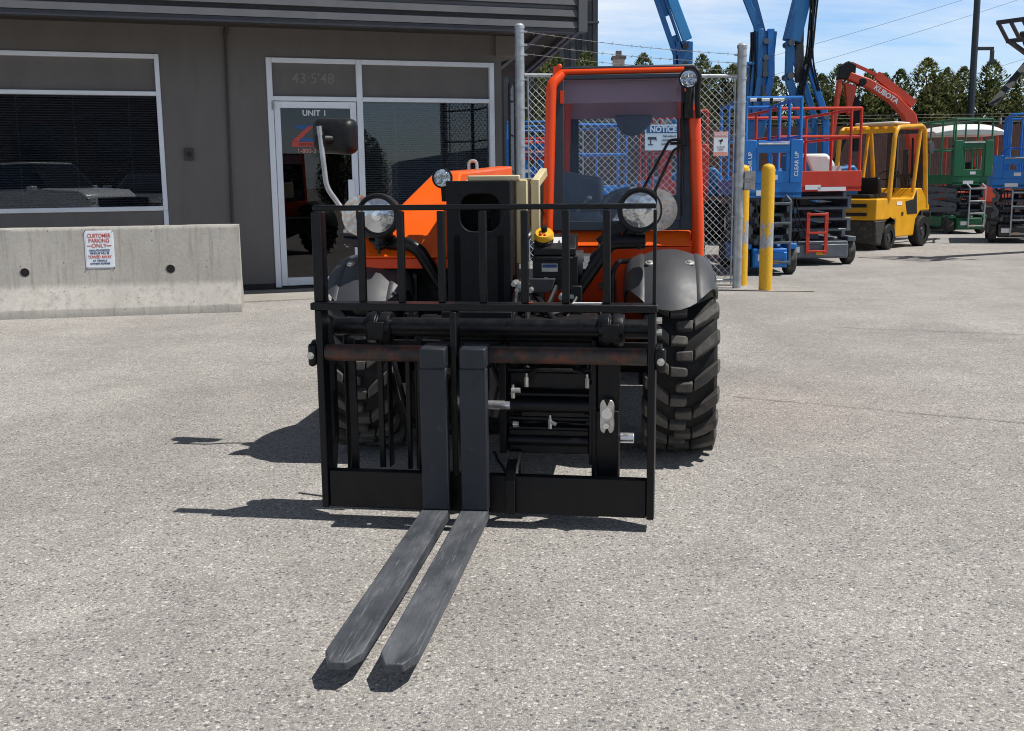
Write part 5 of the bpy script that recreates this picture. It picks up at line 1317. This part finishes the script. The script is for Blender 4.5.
XS = [1.07, 1.36, 2.17, 3.80, 5.44, 5.86, 6.28, 6.77, 7.52, 8.35, 8.86, 9.36, 10.12, 10.65, 11.00, 11.68, 12.23, 12.75, 13.54, 14.30, 15.1, 16.0]
ZS = [4.78, 4.70, 4.74, 4.70, 4.65, 4.35, 4.36, 4.25, 4.03, 4.55, 4.10, 4.35, 4.18, 4.10, 4.18, 4.45, 4.18, 4.22, 4.40, 4.10, 4.3, 4.2]
LB = ['narrow cypress whose tip shows left of the cab beside the dark cladding wall', 'second cypress tip just right of the first one beside the dark cladding wall', 'cypress tip in front of the tall dark cladding at the left cab edge', 'lone cypress tip above the middle of the cab roof', 'pointed cypress tip right of the arm behind the cab', 'small cypress tip between the cab lamp and the fence post', 'cypress tip just left of the right fence post top', 'cypress partly behind the left tall blue boom', 'cypress between the two tall blue booms',
      'tall dense cypress right of the blue booms', 'shorter cypress just left of the orange excavator elbow', 'cypress directly behind the orange excavator elbow', 'cypress above the middle of the orange excavator boom', 'slim cypress to the right of the excavator lettering', 'cypress above the bend of the orange excavator boom', 'tallest wide cypress right of the orange excavator boom', 'slim cypress right of the wide tall one', 'cypress just left of the dark light pole', 'broad cypress below the arm of the light pole', 'cypress behind the raised forks at the right edge', 'cypress cut by the right picture edge', 'cypress at the right end of the row']
rt = random.Random(5)
for i, (x, zt, lab) in enumerate(zip(XS, ZS, LB)):
    src = protos[i % 4]
    if i < 4: o = src
    else:
        o = src.copy(); COL.objects.link(o)
        for chd in src.children:
            c = chd.copy(); COL.objects.link(c); c.parent = o
    o.location = (x, 31.3+rt.uniform(0, .5), 0); o.rotation_euler = (0, 0, rt.uniform(0, 6.28))
    hs = zt/4.42; ws_ = rt.uniform(.92, 1.06)*(1.12 if i in (9, 15, 18) else 1)
    o.scale = (ws_, ws_, hs)
    o['label'] = lab; o['category'] = 'tree'; o['group'] = 'cypress trees along the boundary'

pl_ = thing('light_pole', 'tall dark light pole with a short square arm in front of the trees', 'light pole', (12.66, 30.6, 0), 0)
MB().lathe([(.16, 0), (.16, .04), (.10, .05), (.075, 9.0), (0, 9.0)], (0, 0, 0), 'z', 16).build('pole', 'pole', pl_)
MB().box(.08, .52, -.04, .04, 4.58, 4.67).box(.44, .53, -.05, .05, 4.22, 4.58).build('arm', 'pole', pl_, bevel=.01)
MB().box(-.5, .5, -.1, .1, 9.0, 9.12).build('lamp_head', 'pole', pl_, bevel=.02)
# dark cladding building
cbd = thing('clad_building', 'tall building with dark vertical corrugated cladding behind the eaves', 'building', (2.70, 34.0, 0), 0)
rings = []; x = 0; pts = []
while x > -14:
    pts += [(x, 0), (x-.14, 0), (x-.17, .07), (x-.31, .07), (x-.34, 0)]; x -= .34
MB().prism(pts+[(x, 10), (0, 10)], 'z', 0, 11).build('wall', 'corr', cbd, smooth=False)
MB().box(-14, .03, -.06, 0, 5.86, 5.92).build('cladding_seam', 'fascia', cbd)
MB().box(-14.1, .1, -.1, 10.1, 11, 11.3).build('roof', 'fascia', cbd)
hs_ = thing('house', 'far house with a beige chimney poking up above the cab roof', 'house', (5.2, 60, 0), 0)
MB().box(-4, 4, 0, 7, 0, 5).build('wall', 'beige', hs_)
MB().prism([(-4.4, 4.9), (0, 7.0), (4.4, 4.9)], 'y', -.4, 7.4).build('roof', 'roof', hs_)
MB().box(.60, 1.2, 2, 2.8, 4.9, 7.8).build('chimney', 'beige', hs_); MB().box(.52, 1.28, 1.9, 2.9, 7.8, 7.95).box(.75, 1.05, 2.2, 2.6, 7.95, 8.25).build('chimney_cap', 'roof', hs_)
# overhead wires
for nm, pa, pb_ in (('upper overhead wire sagging across the sky behind the boom lifts', (2, 45, 3.9), (32, 45, 12.6)), ('middle overhead wire just under the upper one', (2, 45.4, 3.1), (32, 45.4, 12.0)), ('lowest overhead wire near the light pole', (2, 46, .9), (36, 46, 10.6))):
    a = Vector(pa); b = Vector(pb_); pts = []
    for k in range(25):
        t = k/24; p = a+(b-a)*t; p.z -= .9*math.sin(math.pi*t)*.5; pts.append(p)
    o = MB().tube(pts, .0065, 5).build('power_line', 'pole'); tag(o, nm, 'power line', 'overhead power lines')

# ------------------------------------------------------------------ what the office windows mirror
def car(name, label, cat, loc, rz, paint, pickup):
    o = thing(name, label, cat, loc, rz)
    W_ = .95 if pickup else .90
    if pickup: body = [(-2.7, .55), (-2.7, 1.12), (-.75, 1.15), (1.05, 1.18), (2.35, 1.12), (2.6, .95), (2.65, .5), (2.2, .42), (-2.4, .42)]; gh = [(-.85, 1.15), (-.7, 1.82), (.55, 1.84), (1.15, 1.18)]
    else: body = [(-2.2, .5), (-2.25, .98), (-1.9, 1.05), (.9, 1.02), (1.95, .88), (2.2, .7), (2.2, .42), (1.8, .34), (-1.9, .34)]; gh = [(-1.85, 1.04), (-1.5, 1.50), (.1, 1.54), (1.0, 1.02)]
    MB().prism(body[::-1], 'y', -W_, W_).build('body', paint, o, bevel=.09, seg=3)
    MB().loft([[(x, s*(W_-.06 if z < 1.3 else W_-.2), z) for x, z in gh] for s in (-1, 1)]).build('windows', 'car_glass', o, bevel=.05)
    x0, x1 = gh[1][0]+.06, gh[2][0]-.06
    MB().box(x0, x1, -W_+.22, W_-.22, gh[1][1]-.01, gh[1][1]+.045).build('roof', paint, o, bevel=.02)
    fx = body[5][0]
    MB().box(fx-.06, fx+.05, -.55, .55, .55, .92).build('grille', 'black_plastic', o, bevel=.03)
    for s in (-1, 1):
        MB().box(fx-.25, fx+.03, s*(W_-.16)-.15, s*(W_-.16)+.15, .74, .90).build('headlight', 'lens', o, bevel=.03)
        MB().box(.75, .95, s*(W_+.12)-.1, s*(W_+.12)+.1, 1.08, 1.24).build('mirror', paint, o, bevel=.03)
        for xx in (-1.45, 1.5):
            wo = MB().lathe([(.2, -.11), (.32, -.11), (.35, -.08), (.35, .08), (.32, .11), (.2, .11)], (0, 0, 0), 'y', 26).build('wheel', 'tyre', o); wo.location = (xx, s*(W_-.1), .35)
            MB().lathe([(0, -.09), (.2, -.1), (.2, .1), (0, .09)], (0, 0, 0), 'y', 18).build('rim', 'rim', wo)
    return o
car('pickup_truck', 'pale silver pickup truck mirrored at the left of the big office window', 'pickup', (.15, -7.6, 0), 62, 'car_silver', True)
car('parked_car', 'grey car mirrored beside the pickup in the big office window', 'car', (3.1, -7.0, 0), 128, 'car_grey', False)
sh3 = thing('warehouse', 'blue grey warehouse mirrored in the right office window', 'building', (37.5, -30, 0), 30)
MB().prism([(-10, 0), (10, 0), (10, 2.4), (0, 3.9), (-10, 2.4)], 'y', -6, 6).build('wall', 'shed_blue', sh3)
MB().box(-2, 2, 6.0, 6.1, 0, 2.2).build('door', 'fascia', sh3)
wh = thing('added_dark_building', 'long dark brick building added out of view to darken the left office window reflection', 'building', (4, -34, 0), 8)  # unseen building added so the left window reflects something dark
MB().box(-16, 10, -8, 0, 0, 5.6).build('wall', 'brick', wh)
for k in range(6): MB().box(-14+4*k, -12+4*k, .0, .06, 2.5, 4.2).build('window', 'car_glass', wh)
MB().box(-16.2, 10.2, -8.2, .2, 5.6, 5.8).build('roof', 'fascia', wh)
for k, (x, y, s_) in enumerate(((17, -30, 1.0), (19.4, -25.5, 1.0), (20.6, -25, .92), (21.6, -25.5, .80))):
    src = protos[k % 4]; o = src.copy(); COL.objects.link(o)
    for chd in src.children:
        c = chd.copy(); COL.objects.link(c); c.parent = o
    o.location = (x, y, 0); o.scale = (s_*1.2, s_*1.2, s_); o.rotation_euler = (0, 0, k)
    o['label'] = 'dark conifer behind the viewer mirrored in the right office window'; o['category'] = 'tree'; o['group'] = 'conifers mirrored in the office windows'

# ------------------------------------------------------------------ daylight, sky, camera
SH = Vector((-.525, .090, -1)).normalized()
sl = bpy.data.lights.new('sun', 'SUN'); sl.energy = 5.0; sl.angle = R(.55); sl.color = (1., .965, .91)
so = bpy.data.objects.new('sun', sl); COL.objects.link(so); so.rotation_euler = SH.to_track_quat('-Z', 'Y').to_euler(); so.location = (10, -5, 20)
wd = bpy.data.worlds.new('World'); S.world = wd; wd.use_nodes = True; nt = wd.node_tree
for n_ in list(nt.nodes): nt.nodes.remove(n_)
wo_ = nt.nodes.new('ShaderNodeOutputWorld'); bg = nt.nodes.new('ShaderNodeBackground'); lk(nt, bg.outputs[0], wo_.inputs[0])
sky = nt.nodes.new('ShaderNodeTexSky'); sky.sky_type = 'NISHITA'; sky.sun_disc = False
sky.sun_elevation = math.asin(-SH.z); sky.sun_rotation = math.atan2(-SH.x, -SH.y); sky.altitude = 50; sky.air_density = 1.0; sky.dust_density = .6; sky.ozone_density = 2.2
tc = nt.nodes.new('ShaderNodeTexCoord')
sx_ = nt.nodes.new('ShaderNodeSeparateXYZ'); lk(nt, tc.outputs['Generated'], sx_.inputs[0])
mz = nt.nodes.new('ShaderNodeMath'); mz.operation = 'ADD'; lk(nt, sx_.outputs['Z'], mz.inputs[0]); mz.inputs[1].default_value = .22
dv = nt.nodes.new('ShaderNodeVectorMath'); dv.operation = 'DIVIDE'; lk(nt, tc.outputs['Generated'], dv.inputs[0])
cb2 = nt.nodes.new('ShaderNodeCombineXYZ')
for k in range(3): lk(nt, mz.outputs[0], cb2.inputs[k])
lk(nt, cb2.outputs[0], dv.inputs[1])
mp = nt.nodes.new('ShaderNodeMapping'); mp.inputs['Rotation'].default_value = (0, 0, R(25)); mp.inputs['Scale'].default_value = (1.0, 3.2, 1.); lk(nt, dv.outputs[0], mp.inputs['Vector'])
n1 = noise(nt, mp.outputs[0], 1.1, 9, .62)
cl = ramp(nt, [(.31, .0), (.62, 1.)], n1)
n2 = noise(nt, dv.outputs[0], .55, 4, .5)
cl2 = ramp(nt, [(.36, .25), (.62, 1.)], n2)
cm = nt.nodes.new('ShaderNodeMath'); cm.operation = 'MULTIPLY'; lk(nt, cl, cm.inputs[0]); lk(nt, cl2, cm.inputs[1])
grad = ramp(nt, [(.0, (1.15, 1.36, 1.62)), (.16, (1.05, 1.30, 1.62)), (.45, (.32, .38, .46)), (1., (.20, .24, .29))], sx_.outputs['Z'])
skyc = mixc(nt, 1., sky.outputs[0], grad, 'MULTIPLY')
lk(nt, mixc(nt, cm.outputs[0], skyc, mixc(nt, 1., (8.8, 9.3, 10.0), ramp(nt, [(.0, 1.), (.25, 1.), (.5, .42), (1., .3)], sx_.outputs['Z']), 'MULTIPLY')), bg.inputs['Color'])
bg.inputs['Strength'].default_value = .10

cd = bpy.data.cameras.new('camera'); cam = bpy.data.objects.new('camera', cd); COL.objects.link(cam); S.camera = cam
cd.sensor_width = 36; cd.lens = 1090*36/1024; cd.clip_end = 2000; cd.clip_start = .05
P_ = R(9.6); ro = .0115
f = Vector((0, math.cos(P_), -math.sin(P_))); r = Vector((1, 0, 0)); u = r.cross(f)
r2 = r*math.cos(ro)-u*math.sin(ro); u2 = u*math.cos(ro)+r*math.sin(ro)
cam.matrix_world = Matrix(((r2.x, u2.x, -f.x, 0), (r2.y, u2.y, -f.y, 0), (r2.z, u2.z, -f.z, 1.22), (0, 0, 0, 1)))
S.view_settings.view_transform = 'Standard'; S.view_settings.look = 'None'; S.view_settings.exposure = 0; S.view_settings.gamma = 1
S.cycles.max_bounces = 10; S.cycles.transparent_max_bounces = 24
S.cycles.use_denoising = True; S.cycles.filter_width = 1.05
